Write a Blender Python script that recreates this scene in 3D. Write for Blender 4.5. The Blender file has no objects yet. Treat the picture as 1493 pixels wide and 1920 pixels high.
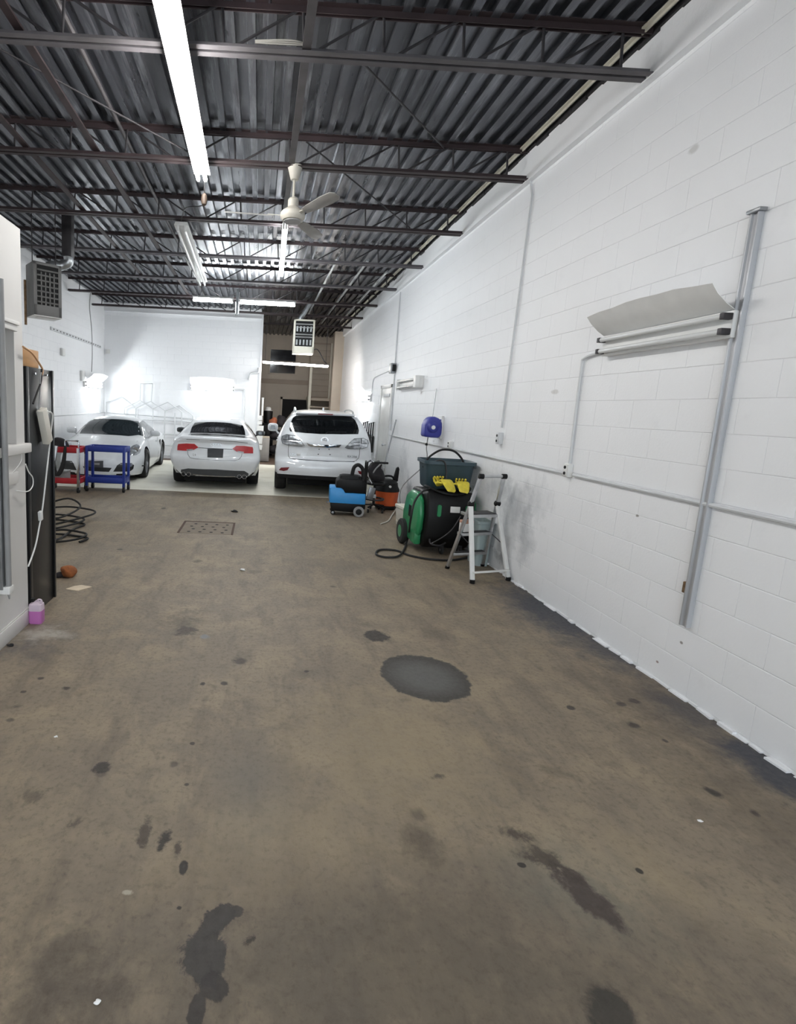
import bpy, bmesh, math, random
import numpy as np
from mathutils import Vector, Matrix
from mathutils.bvhtree import BVHTree

random.seed(7)
S = bpy.context.scene
COL = S.collection

# ------------------------------------------------------------------ camera
FPX, CAMH = 940.0, 1.65
PITCH, ROLL, YAW = math.radians(8.2514), math.radians(2.7327), math.radians(1.1281)
PPX, PPY = 499.43, 899.31
IW, IH = 1493, 1920
_cy, _sy, _cp, _sp, _cr, _sr = math.cos(YAW), math.sin(YAW), math.cos(PITCH), math.sin(PITCH), math.cos(ROLL), math.sin(ROLL)
M1 = Matrix(((_cy, -_sy, 0), (_sy, _cy, 0), (0, 0, 1)))
M2 = Matrix(((1, 0, 0), (0, -_sp, -_cp), (0, _cp, -_sp)))
M3 = Matrix(((_cr, -_sr, 0), (_sr, _cr, 0), (0, 0, 1)))
RW = M3 @ M2 @ M1                       # world -> camera (x right, y down, z forward)
CAMP = Vector((0, 0, CAMH))
cam_data = bpy.data.cameras.new('camera')
cam = bpy.data.objects.new('camera', cam_data)
COL.objects.link(cam)
FLIP = Matrix(((1, 0, 0), (0, -1, 0), (0, 0, -1)))
cam.matrix_world = Matrix.Translation(CAMP) @ (FLIP @ RW).transposed().to_4x4()
cam_data.sensor_fit = 'VERTICAL'
cam_data.sensor_height = 36.0
cam_data.sensor_width = 36.0
cam_data.lens = FPX / IH * 36.0
cam_data.shift_x = (IW / 2 - PPX) / IH
cam_data.shift_y = -(IH / 2 - PPY) / IH
cam_data.clip_start = 0.05
S.camera = cam

def ray(px, py):
    return RW.transposed() @ Vector(((px - PPX) / FPX, (py - PPY) / FPX, 1.0))
def at(px, py, ax, val):
    d = ray(px, py)
    return CAMP + d * ((val - CAMP[ax]) / d[ax])
def fl(px, py): return at(px, py, 2, 0.0)
def wr(px, py, X=None): return at(px, py, 0, XR if X is None else X)
def ay(px, py, Y): return at(px, py, 1, Y)
def zm(x0, y0, s): return lambda u, v: (x0 + u / s, y0 + v / s)

# ------------------------------------------------------------------ world and exposure
w = bpy.data.worlds.new('world'); S.world = w; w.use_nodes = True
w.node_tree.nodes['Background'].inputs[0].default_value = (0.82, 0.92, 1.0, 1)
w.node_tree.nodes['Background'].inputs[1].default_value = 4.2     # overcast daylight let in by the added, unseen doorway behind the viewer
S.view_settings.view_transform = 'Standard'
S.view_settings.look = 'None'
S.view_settings.exposure = 0.0
S.view_settings.gamma = 1.0
S.view_settings.use_curve_mapping = False
S.cycles.max_bounces = 7
S.cycles.diffuse_bounces = 4
S.cycles.adaptive_threshold = 0.015
S.cycles.glossy_bounces = 3
S.cycles.sample_clamp_indirect = 8.0

TUBE = 98.0          # emission strength of the ceiling tubes
XR, XL, XP = 2.674, -4.515, -1.63      # right wall, left wall, office partition
YB, YBAY, YR = 14.8, 9.33, 19.6        # back wall, edge of the painted bay, rear room wall
ZC, ZJ = 4.41, 4.06                    # deck, joist bottoms

# ------------------------------------------------------------------ materials
def rgb(r, g, b):
    f = lambda c: (c / 255 / 12.92) if c / 255 <= 0.04045 else ((c / 255 + 0.055) / 1.055) ** 2.4
    return (f(r), f(g), f(b), 1)
MATS = {}
def mat(name, col, rough=0.5, metal=0.0, var=0.0, scale=8.0, bump=0.0, bscale=40.0, coat=0.0, emit=None, spec=None, trans=0.0, stretch=(1, 1, 1)):
    if name in MATS: return MATS[name]
    m = bpy.data.materials.new(name); m.use_nodes = True
    nt = m.node_tree; b = nt.nodes['Principled BSDF']
    b.inputs['Base Color'].default_value = col
    b.inputs['Roughness'].default_value = rough
    b.inputs['Metallic'].default_value = metal
    if coat: b.inputs['Coat Weight'].default_value = coat; b.inputs['Coat Roughness'].default_value = 0.04
    if spec is not None: b.inputs['Specular IOR Level'].default_value = spec
    if trans: b.inputs['Transmission Weight'].default_value = trans
    if emit: b.inputs['Emission Color'].default_value = emit[0]; b.inputs['Emission Strength'].default_value = emit[1]
    tc = nt.nodes.new('ShaderNodeTexCoord')
    mp = nt.nodes.new('ShaderNodeMapping'); mp.inputs['Scale'].default_value = stretch
    nt.links.new(tc.outputs['Object'], mp.inputs[0])
    if var or not emit:
        n = nt.nodes.new('ShaderNodeTexNoise'); n.inputs['Scale'].default_value = scale; n.inputs['Detail'].default_value = 4
        nt.links.new(mp.outputs[0], n.inputs['Vector'])
        v = var or 0.03
        mr = nt.nodes.new('ShaderNodeMapRange')
        mr.inputs[1].default_value = 0.3; mr.inputs[2].default_value = 0.7
        mr.inputs[3].default_value = 1 - v; mr.inputs[4].default_value = 1 + v
        nt.links.new(n.outputs['Fac'], mr.inputs[0])
        vm = nt.nodes.new('ShaderNodeVectorMath'); vm.operation = 'SCALE'; vm.inputs[0].default_value = col[:3]
        nt.links.new(mr.outputs[0], vm.inputs['Scale'])
        nt.links.new(vm.outputs[0], b.inputs['Base Color'])
    if bump:
        n2 = nt.nodes.new('ShaderNodeTexNoise'); n2.inputs['Scale'].default_value = bscale; n2.inputs['Detail'].default_value = 3
        nt.links.new(mp.outputs[0], n2.inputs['Vector'])
        bp = nt.nodes.new('ShaderNodeBump'); bp.inputs['Strength'].default_value = bump; bp.inputs['Distance'].default_value = 0.01
        nt.links.new(n2.outputs['Fac'], bp.inputs['Height']); nt.links.new(bp.outputs[0], b.inputs['Normal'])
    MATS[name] = m
    return m

STAIN = None
def stain_group():
    """node group: soft ragged ellipse mask"""
    g = bpy.data.node_groups.new('ragged_ellipse', 'ShaderNodeTree')
    I = g.interface
    for nm, t in (('Vector', 'NodeSocketVector'), ('Noise', 'NodeSocketFloat'), ('Center', 'NodeSocketVector'), ('Radius', 'NodeSocketVector'),
                  ('Angle', 'NodeSocketVector'), ('Soft', 'NodeSocketFloat'), ('Rag', 'NodeSocketFloat'), ('Amount', 'NodeSocketFloat')):
        I.new_socket(nm, in_out='INPUT', socket_type=t)
    I.new_socket('Mask', in_out='OUTPUT', socket_type='NodeSocketFloat')
    N, L = g.nodes, g.links
    gi, go = N.new('NodeGroupInput'), N.new('NodeGroupOutput')
    mp = N.new('ShaderNodeMapping'); mp.vector_type = 'TEXTURE'
    L.new(gi.outputs['Vector'], mp.inputs['Vector']); L.new(gi.outputs['Center'], mp.inputs['Location'])
    L.new(gi.outputs['Angle'], mp.inputs['Rotation']); L.new(gi.outputs['Radius'], mp.inputs['Scale'])
    ln = N.new('ShaderNodeVectorMath'); ln.operation = 'LENGTH'; L.new(mp.outputs[0], ln.inputs[0])
    sb = N.new('ShaderNodeMath'); sb.operation = 'SUBTRACT'; L.new(gi.outputs['Noise'], sb.inputs[0]); sb.inputs[1].default_value = 0.5
    mu = N.new('ShaderNodeMath'); mu.operation = 'MULTIPLY'; L.new(sb.outputs[0], mu.inputs[0]); L.new(gi.outputs['Rag'], mu.inputs[1])
    ad = N.new('ShaderNodeMath'); L.new(ln.outputs['Value'], ad.inputs[0]); L.new(mu.outputs[0], ad.inputs[1])
    s2 = N.new('ShaderNodeMath'); s2.operation = 'SUBTRACT'; s2.inputs[0].default_value = 1.0; L.new(ad.outputs[0], s2.inputs[1])
    dv = N.new('ShaderNodeMath'); dv.operation = 'DIVIDE'; dv.use_clamp = True; L.new(s2.outputs[0], dv.inputs[0]); L.new(gi.outputs['Soft'], dv.inputs[1])
    m3 = N.new('ShaderNodeMath'); m3.operation = 'MULTIPLY'; L.new(dv.outputs[0], m3.inputs[0]); L.new(gi.outputs['Amount'], m3.inputs[1])
    L.new(m3.outputs[0], go.inputs[0])
    return g

class NT:
    """small helper to chain colour layers in a material"""
    def __init__(s, name, rough):
        s.m = bpy.data.materials.new(name); s.m.use_nodes = True; s.t = s.m.node_tree; s.b = s.t.nodes['Principled BSDF']
        s.b.inputs['Roughness'].default_value = rough
        s.tc = s.t.nodes.new('ShaderNodeTexCoord'); s.vec = s.tc.outputs['Object']; s.col = None
        MATS[name] = s.m
    def node(s, k, **kw):
        n = s.t.nodes.new(k)
        for a, b in kw.items(): setattr(n, a, b)
        return n
    def link(s, a, b): s.t.links.new(a, b)
    def noise(s, scale, detail=4, rough=0.55, stretch=(1, 1, 1), dist=0.0):
        mp = s.node('ShaderNodeMapping'); mp.inputs['Scale'].default_value = stretch; s.link(s.vec, mp.inputs[0])
        n = s.node('ShaderNodeTexNoise'); n.inputs['Scale'].default_value = scale; n.inputs['Detail'].default_value = detail
        n.inputs['Roughness'].default_value = rough; n.inputs['Distortion'].default_value = dist
        s.link(mp.outputs[0], n.inputs['Vector']); return n.outputs['Fac']
    def rng(s, sock, a, b, c=0.0, d=1.0):
        r = s.node('ShaderNodeMapRange'); r.inputs[1].default_value = a; r.inputs[2].default_value = b
        r.inputs[3].default_value = c; r.inputs[4].default_value = d; s.link(sock, r.inputs[0]); return r.outputs[0]
    def layer(s, fac, col):
        mx = s.node('ShaderNodeMix', data_type='RGBA')
        if isinstance(fac, (int, float)): mx.inputs['Factor'].default_value = fac
        else: s.link(fac, mx.inputs['Factor'])
        if s.col is not None: s.link(s.col, mx.inputs['A'])
        mx.inputs['B'].default_value = col
        s.col = mx.outputs['Result']; return mx
    def mul(s, a, b):
        n = s.node('ShaderNodeMath', operation='MULTIPLY'); s.link(a, n.inputs[0])
        if isinstance(b, (int, float)): n.inputs[1].default_value = b
        else: s.link(b, n.inputs[1])
        return n.outputs[0]
    def done(s): s.link(s.col, s.b.inputs['Base Color']); return s.m

# ------------------------------------------------------------------ mesh helpers
class B:
    def __init__(s): s.bm = bmesh.new()
    def box(s, x0, x1, y0, y1, z0, z1, rot=None, at=None):
        v = [s.bm.verts.new((x, y, z)) for z in (min(z0, z1), max(z0, z1)) for y in (min(y0, y1), max(y0, y1)) for x in (min(x0, x1), max(x0, x1))]
        for f in ((0, 2, 3, 1), (4, 5, 7, 6), (0, 1, 5, 4), (2, 6, 7, 3), (0, 4, 6, 2), (1, 3, 7, 5)):
            s.bm.faces.new([v[i] for i in f])
        if rot is not None:
            c = Vector(at) if at is not None else sum((q.co for q in v), Vector()) / 8
            for q in v: q.co = rot @ (q.co - c) + c
        return s
    def ring(s, c, u, v, r, n, ru=1.0): return [s.bm.verts.new(c + u * (math.cos(2 * math.pi * i / n) * r * ru) + v * (math.sin(2 * math.pi * i / n) * r)) for i in range(n)]
    def bridge(s, a, b):
        n = len(a)
        for i in range(n): s.bm.faces.new((a[i], a[(i + 1) % n], b[(i + 1) % n], b[i]))
    @staticmethod
    def frame(d):
        d = d.normalized(); h = Vector((0, 0, 1)) if abs(d.z) < 0.95 else Vector((0, 1, 0))
        u = h.cross(d).normalized(); return u, d.cross(u)
    def cyl(s, p0, p1, r, n=14, r2=None, cap=True):
        p0, p1 = Vector(p0), Vector(p1); u, v = s.frame(p1 - p0)
        a = s.ring(p0, u, v, r, n); b = s.ring(p1, u, v, r if r2 is None else r2, n); s.bridge(a, b)
        if cap: s.bm.faces.new(a[::-1]); s.bm.faces.new(b)
        return s
    def tube(s, pts, r, n=8, closed=False):
        pts = [Vector(p) for p in pts]; rings = []; u = None
        for i, p in enumerate(pts):
            if closed: d = pts[(i + 1) % len(pts)] - pts[i - 1]
            else: d = pts[min(i + 1, len(pts) - 1)] - pts[max(i - 1, 0)]
            d = d.normalized()
            if u is None: u, v = s.frame(d)
            else:
                u = (u - d * u.dot(d)).normalized(); v = d.cross(u)
            rings.append(s.ring(p, u, v, r, n))
        for a, b in zip(rings, rings[1:]): s.bridge(a, b)
        if closed: s.bridge(rings[-1], rings[0])
        else: s.bm.faces.new(rings[0][::-1]); s.bm.faces.new(rings[-1])
        return s
    def lathe(s, prof, n=24, c=(0, 0, 0), axis='z', closed=False):
        c = Vector(c); ax = {'x': Vector((1, 0, 0)), 'y': Vector((0, 1, 0)), 'z': Vector((0, 0, 1))}[axis]
        u, v = {'x': (Vector((0, 1, 0)), Vector((0, 0, 1))), 'y': (Vector((0, 0, 1)), Vector((1, 0, 0))), 'z': (Vector((1, 0, 0)), Vector((0, 1, 0)))}[axis]
        rs = [s.ring(c + ax * h, u, v, max(r, 1e-4), n) for r, h in prof]
        for a, b in zip(rs, rs[1:]): s.bridge(a, b)
        if closed: s.bridge(rs[-1], rs[0])
        else: s.bm.faces.new(rs[0][::-1]); s.bm.faces.new(rs[-1])
        return s
    def prism(s, poly, axis, a, b):
        mk = {'x': lambda p, t: (t, p[0], p[1]), 'y': lambda p, t: (p[0], t, p[1]), 'z': lambda p, t: (p[0], p[1], t)}[axis]
        A = [s.bm.verts.new(mk(p, a)) for p in poly]; C = [s.bm.verts.new(mk(p, b)) for p in poly]
        s.bridge(A, C); s.bm.faces.new(A[::-1]); s.bm.faces.new(C); return s
    def loft(s, rings, cap=True):
        rs = [[s.bm.verts.new(p) for p in r] for r in rings]
        for a, b in zip(rs, rs[1:]): s.bridge(a, b)
        if cap: s.bm.faces.new(rs[0][::-1]); s.bm.faces.new(rs[-1])
        return s
    def sheet(s, rows, thick=None):
        vs = [[s.bm.verts.new(p) for p in r] for r in rows]
        for a, b in zip(vs, vs[1:]):
            for i in range(len(a) - 1): s.bm.faces.new((a[i], a[i + 1], b[i + 1], b[i]))
        if thick:
            s.bm.normal_update()
            bmesh.ops.solidify(s.bm, geom=s.bm.faces[:], thickness=thick)
        return s
    def xf(s, m):
        s.bm.transform(m); return s
    def mesh(s, name, bevel=0.0, seg=2, ang=32, smooth=True, sub=0):
        bm = s.bm
        bmesh.ops.recalc_face_normals(bm, faces=bm.faces[:])
        if bevel:
            es = [e for e in bm.edges if len(e.link_faces) == 2 and e.calc_face_angle(0) > math.radians(30)]
            bmesh.ops.bevel(bm, geom=es, offset=bevel, segments=seg, affect='EDGES', profile=0.5, clamp_overlap=True)
        if sub:
            bmesh.ops.subdivide_edges(bm, edges=bm.edges[:], cuts=sub, use_grid_fill=True)
        if smooth:
            for f in bm.faces: f.smooth = True
            for e in bm.edges:
                if len(e.link_faces) == 2 and e.calc_face_angle(0) > math.radians(ang): e.smooth = False
        me = bpy.data.meshes.new(name); bm.to_mesh(me); bm.free(); return me
    def build(s, name, m, parent=None, **kw):
        return link(name, s.mesh(name, **kw), m, parent)

def link(name, me, m, parent=None):
    o = bpy.data.objects.new(name, me); COL.objects.link(o)
    if m is not None and not me.materials: me.materials.append(MATS[m] if isinstance(m, str) else m)
    if parent is not None: o.parent = parent
    return o
def tag(o, label=None, cat=None, group=None, kind=None):
    if label: o['label'] = label
    if cat: o['category'] = cat
    if group: o['group'] = group
    if kind: o['kind'] = kind
    return o
def thing(name, label, cat, loc=(0, 0, 0), rz=0.0, group=None):
    o = bpy.data.objects.new(name, None); COL.objects.link(o); o.empty_display_size = 0.1
    o.location = loc; o.rotation_euler = (0, 0, rz)
    return tag(o, label, cat, group)
def struct(o): o['kind'] = 'structure'; return o
def copy_tree(o, parent=None):
    c = o.copy(); COL.objects.link(c); c.parent = parent
    for ch in list(o.children): copy_tree(ch, c)
    return c
def spline(pts, n=8):
    pts = [Vector(p) for p in pts]; out = []
    for i in range(len(pts) - 1):
        p0, p1, p2, p3 = pts[max(i - 1, 0)], pts[i], pts[i + 1], pts[min(i + 2, len(pts) - 1)]
        for k in range(n):
            t = k / n
            out.append(0.5 * ((2 * p1) + (p2 - p0) * t + (2 * p0 - 5 * p1 + 4 * p2 - p3) * t * t + (3 * p1 - p0 - 3 * p2 + p3) * t ** 3))
    return out + [pts[-1]]
def rrect(x0, x1, z0, z1, r, n=4):
    o = []
    for cx, cz, a in ((x1 - r, z1 - r, 0), (x0 + r, z1 - r, 90), (x0 + r, z0 + r, 180), (x1 - r, z0 + r, 270)):
        for k in range(n + 1):
            t = math.radians(a + 90 * k / n); o.append((cx + r * math.cos(t), cz + r * math.sin(t)))
    return o
def RZ(a): return Matrix.Rotation(a, 3, 'Z')

# shared simple materials
mat('black_plastic', rgb(8, 8, 9), 0.5, var=0.15, spec=0.3)
mat('black_gloss', rgb(14, 15, 17), 0.12, coat=0.5)
mat('rubber', rgb(24, 24, 25), 0.75, var=0.2, bump=0.3)
mat('dark_metal', rgb(62, 60, 62), 0.5, 0.6, var=0.2)
mat('joist_grey', rgb(84, 81, 84), 0.6, 0.2, var=0.25, scale=5)
mat('joist_brown', rgb(48, 37, 39), 0.6, 0.15, var=0.3, scale=5)
mat('rod', rgb(50, 48, 51), 0.55, 0.3, var=0.2)
mat('white_metal', rgb(222, 222, 220), 0.4, 0.0, var=0.05)
mat('wall_white', rgb(222, 224, 226), 0.6, var=0.03, scale=1.5, bump=0.15, bscale=60)
mat('partition_white', rgb(208, 206, 203), 0.5, var=0.03, scale=2)
mat('galv', rgb(176, 180, 182), 0.35, 0.85, var=0.15, scale=12)
mat('alu', rgb(200, 202, 204), 0.3, 0.9, var=0.08, scale=15)
mat('chrome', rgb(215, 218, 222), 0.12, 1.0)
mat('grey_plastic', rgb(140, 140, 140), 0.5, var=0.1)
mat('conduit_paint', rgb(206, 208, 210), 0.45, var=0.05)
mat('steel_bare', rgb(150, 152, 155), 0.4, 0.8, var=0.15)
mat('rusty', rgb(120, 96, 70), 0.7, 0.3, var=0.4, scale=30)
# ------------------------------------------------------------------ floor
STAIN = stain_group()
def stains(nt, noise, lst, plane='floor', col=None):
    acc, order = {}, []
    for px, py, rx, ry, ang, soft, rag, amt, c in lst:
        cpt = fl(px, py) if plane == 'floor' else wr(px, py)
        if plane == 'floor':
            ex = fl(px + rx, py) - fl(px - rx, py); ey = fl(px, py - ry) - fl(px, py + ry)
        else:
            ex = wr(px + rx, py) - wr(px - rx, py); ey = wr(px, py - ry) - wr(px, py + ry)
        a, b = ex.length / 2, ey.length / 2
        g = nt.node('ShaderNodeGroup'); g.node_tree = STAIN
        nt.link(nt.vec, g.inputs['Vector']); nt.link(noise, g.inputs['Noise'])
        g.inputs['Center'].default_value = cpt
        if plane == 'floor':
            g.inputs['Radius'].default_value = (a, b, 1); g.inputs['Angle'].default_value = (0, 0, math.radians(ang))
        else:
            g.inputs['Radius'].default_value = (1, a, b); g.inputs['Angle'].default_value = (math.radians(ang), 0, 0)
        g.inputs['Soft'].default_value = soft; g.inputs['Rag'].default_value = rag; g.inputs['Amount'].default_value = amt
        if c not in acc: acc[c] = g.outputs[0]; order.append(c)
        else:
            mx = nt.node('ShaderNodeMath', operation='MAXIMUM'); nt.link(acc[c], mx.inputs[0]); nt.link(g.outputs[0], mx.inputs[1]); acc[c] = mx.outputs[0]
    for c in order: nt.layer(acc[c], c)

DK, BR, PU, TN, BL = rgb(34, 30, 27), rgb(54, 46, 39), rgb(88, 87, 84), rgb(150, 134, 106), rgb(50, 53, 62)
lst = [  # broad tone areas first
    (746, 1840, 1000, 330, 0, 0.8, 0.5, 0.65, rgb(72, 65, 56)),  # near floor colour darkened to offset the added daylight
    (720, 1400, 260, 160, 0, 0.9, 0.8, 0.55, TN), (560, 1560, 330, 120, 10, 0.9, 0.8, 0.4, TN),
    (1240, 1640, 60, 110, 20, 0.9, 0.7, 0.4, TN), (470, 1470, 90, 130, 0, 0.9, 0.6, 0.5, rgb(106, 102, 94)),
    (1080, 1660, 170, 110, -15, 0.9, 0.6, 0.35, rgb(118, 118, 106)),
    (1330, 1340, 200, 130, 40, 0.9, 0.7, 0.5, rgb(84, 72, 60)), (1440, 1530, 150, 200, 10, 0.9, 0.7, 0.5, rgb(82, 72, 60)),
    (800, 1720, 160, 130, 0, 0.9, 0.7, 0.4, rgb(92, 82, 70)), (100, 1850, 150, 110, 0, 0.9, 0.8, 0.65, rgb(62, 54, 47)),
    (1040, 1150, 90, 70, 0, 0.6, 0.5, 0.9, BL), (1150, 1215, 80, 50, 0, 0.6, 0.5, 0.8, BL), (1300, 1340, 70, 60, 0, 0.8, 0.6, 0.6, BL), (1450, 1440, 80, 70, 0, 0.6, 0.5, 0.9, BL),
    (60, 1200, 110, 45, 0, 0.9, 0.8, 0.6, BL), (80, 1190, 60, 16, 0, 0.9, 1.4, 0.5, rgb(190, 184, 170)),
    (980, 1010, 90, 30, 0, 0.9, 0.6, 0.5, rgb(96, 90, 82)), (650, 1060, 130, 18, 0, 0.8, 0.9, 0.4, rgb(104, 94, 80)),
    # the puddle-like patch
    (797, 1268, 82, 41, -10, 0.05, 0.16, 0.95, rgb(54, 52, 49)), (797, 1269, 72, 34, -10, 0.5, 0.1, 0.9, PU),
    # oil and tyre marks
    (706, 1192, 23, 11, -8, 0.3, 0.9, 0.9, DK), (690, 1170, 24, 9, 0, 0.9, 1.0, 0.5, BR), (818, 1188, 32, 13, -10, 0.8, 0.8, 0.35, BR),
    (448, 1240, 17, 13, 40, 0.5, 1.3, 0.75, BR), (350, 1182, 30, 9, 0, 0.5, 1.4, 0.8, BR), (340, 1165, 50, 26, 0, 0.9, 1.2, 0.5, BR),
    (383, 1193, 10, 5, 0, 0.4, 0.8, 0.7, rgb(120, 124, 128)), (575, 1259, 7, 3, 0, 0.4, 0.6, 0.8, DK), (380, 1282, 7, 4, 0, 0.4, 0.8, 0.9, DK),
    (420, 1281, 7, 4, 0, 0.5, 0.8, 0.8, DK), (570, 1262, 30, 10, 0, 0.9, 1.0, 0.4, BR),
    (122, 1290, 10, 4, 0, 0.5, 1, 0.8, DK), (76, 1272, 9, 3, 0, 0.5, 1, 0.8, DK), (44, 1297, 7, 3, 0, 0.5, 1, 0.8, DK), (30, 1325, 16, 5, 0, 0.5, 1, 0.6, BR),
    (18, 1350, 10, 4, 0, 0.5, 1, 0.7, BR), (195, 1437, 16, 10, 50, 0.4, 1.3, 0.85, DK), (190, 1452, 12, 6, 0, 0.6, 1.0, 0.5, BR), (350, 1471, 6, 4, 0, 0.4, .6, 0.8, DK),
    (361, 1394, 6, 4, 0, 0.4, 0.6, 0.8, DK), (327, 1432, 8, 6, 0, 0.6, 1.2, 0.6, BR), (140, 1546, 15, 9, 40, 0.5, 2.0, 0.6, BR), (66, 1495, 22, 14, 0, 0.5, 2.2, 0.5, BR),
    (268, 1568, 13, 28, 0, 0.6, 1.9, 0.8, BR), (308, 1575, 14, 30, -6, 0.5, 1.8, 0.9, DK), (334, 1592, 10, 22, 0, 0.5, 1.8, 0.8, BR), (344, 1626, 9, 14, 0, 0.25, 0.9, 0.95, DK),
    (408, 1722, 42, 22, 38, 0.14, 0.9, 0.9, rgb(48, 46, 45)), (382, 1785, 44, 62, -14, 0.14, 0.8, 0.9, rgb(48, 46, 45)), (440, 1708, 18, 12, 0, 0.2, 0.9, 0.85, rgb(48, 46, 45)),
    (400, 1850, 28, 24, 0, 0.2, 0.9, 0.9, rgb(46, 42, 40)), (368, 1895, 16, 40, -12, 0.2, 0.8, 0.9, rgb(46, 42, 40)), (336, 1702, 7, 5, 0, 0.3, 0.8, 0.9, DK),
    (462, 1765, 24, 10, 30, 0.5, 1.9, 0.8, DK), (790, 1575, 45, 40, 0, 0.7, 0.9, 0.55, BR), (785, 1530, 16, 14, 0, 0.5, 0.9, 0.5, BR),
    (965, 1562, 34, 20, -25, 0.5, 1.4, 0.8, BR), (1020, 1608, 40, 22, -35, 0.5, 1.4, 0.8, BR), (1098, 1680, 30, 62, 30, 0.35, 0.9, 0.85, rgb(56, 46, 43)), (1072, 1640, 22, 18, 30, 0.4, 1.2, 0.8, rgb(60, 50, 44)),
    (978, 1622, 8, 4, 0, 0.3, .8, .9, DK), (1150, 1905, 56, 44, 20, 0.3, 0.6, 0.85, rgb(44, 42, 38)), (1338, 1486, 12, 9, 20, 0.5, .7, .85, DK), (1190, 1360, 11, 5, 10, .5, .8, .8, DK),
    (1070, 1327, 8, 4, 0, .4, .7, .85, DK), (1165, 1320, 10, 4, 0, .5, .8, .7, DK), (1190, 1314, 12, 4, 0, .5, .9, .7, DK), (1415, 1524, 9, 6, 0, .5, .7, .75, DK), (1200, 1633, 7, 5, 0, .3, .5, .9, DK), (1248, 1389, 7, 4, 0, .5, .7, .8, DK),
    (820, 1455, 16, 6, 20, .5, 1.6, .7, BR), (1045, 1448, 40, 12, -30, .8, 1.2, .35, BR), (237, 1673, 11, 6, 0, .4, 1.0, .8, rgb(172, 166, 148)),
    (307, 953, 6, 2, 0, .4, .6, .8, DK), (625, 1100, 7, 2, 0, .5, .6, .6, BR), (225, 1030, 7, 2, 0, .5, .6, .7, DK), (255, 1020, 22, 3, 0, .8, 1, .3, BR), (370, 1052, 9, 3, 0, .5, 1.2, .6, BR), (480, 1072, 26, 6, 0, .8, 1.2, .4, BR)]
def concrete(name, lst):
    F = NT(name, 0.62)
    big = F.noise(0.55, 6, 0.6, dist=0.6); mid = F.noise(2.6, 8, 0.68, dist=0.4); fine = F.noise(38, 6, 0.7); spk = F.noise(120, 3, 0.7)
    streak = F.noise(3.0, 6, 0.65, stretch=(2.2, 0.5, 1))
    F.layer(1.0, rgb(130, 117, 99)).inputs['A'].default_value = rgb(130, 117, 99)
    med = F.noise(11, 8, 0.72, dist=0.5)
    F.layer(F.rng(big, 0.38, 0.66, 0, 0.6), rgb(110, 101, 89))
    F.layer(F.rng(mid, 0.46, 0.66, 0, 0.65), rgb(154, 138, 113))
    F.layer(F.rng(streak, 0.5, 0.68, 0, 0.6), rgb(96, 86, 75))
    F.layer(F.rng(med, 0.52, 0.68, 0, 0.45), rgb(92, 81, 69))
    F.layer(F.rng(fine, 0.52, 0.7, 0, 0.45), rgb(74, 68, 61))
    F.layer(F.rng(spk, 0.7, 0.82, 0, 0.5), rgb(182, 172, 152))
    edge_n = F.rng(F.noise(7, 9, 0.72, dist=0.3), 0.3, 0.7, -.1, 1.1)
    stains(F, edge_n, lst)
    F.done()
    F.link(F.rng(fine, 0.3, 0.8, 0.5, 0.8), F.b.inputs['Roughness'])
    bp = F.node('ShaderNodeBump'); bp.inputs['Strength'].default_value = 0.25; bp.inputs['Distance'].default_value = 0.01
    F.link(fine, bp.inputs['Height']); F.link(bp.outputs[0], F.b.inputs['Normal'])
    return F.m
def stain_span(q):
    y = fl(q[0], q[1]).y; r = max((fl(q[0] + q[2], q[1]) - fl(q[0] - q[2], q[1])).length, (fl(q[0], q[1] - q[3]) - fl(q[0], q[1] + q[3])).length) * .5 * (1 + .5 * q[6])
    return y - r, y + r

P = NT('painted_bay', 0.5)
P.layer(1.0, rgb(240, 237, 222)).inputs['A'].default_value = rgb(240, 237, 222)
P.layer(P.rng(P.noise(1.6, 7, 0.65, stretch=(0.7, 1.6, 1), dist=0.5), 0.5, 0.72, 0, 0.55), rgb(196, 188, 168))
P.layer(P.rng(P.noise(6, 6, 0.7), 0.58, 0.75, 0, 0.45), rgb(176, 168, 150))
P.done()

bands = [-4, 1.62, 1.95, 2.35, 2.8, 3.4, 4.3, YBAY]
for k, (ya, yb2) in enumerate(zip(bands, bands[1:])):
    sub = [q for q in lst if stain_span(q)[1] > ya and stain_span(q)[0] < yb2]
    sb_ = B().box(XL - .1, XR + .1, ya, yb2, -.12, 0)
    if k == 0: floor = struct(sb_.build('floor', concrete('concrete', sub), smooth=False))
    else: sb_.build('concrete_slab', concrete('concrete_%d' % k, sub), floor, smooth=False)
B().box(XL - .1, XR + .1, YBAY, 14.35, -.12, 0.004).build('painted_slab', 'painted_bay', floor, smooth=False)
mat('rear_floor', rgb(92, 76, 64), 0.6, var=0.3, scale=3, stretch=(0.6, 2.5, 1))
B().box(XL - .1, XR + .1, 14.35, YR + .2, -.12, 0.002).build('rear_slab', 'rear_floor', floor, smooth=False)

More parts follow.
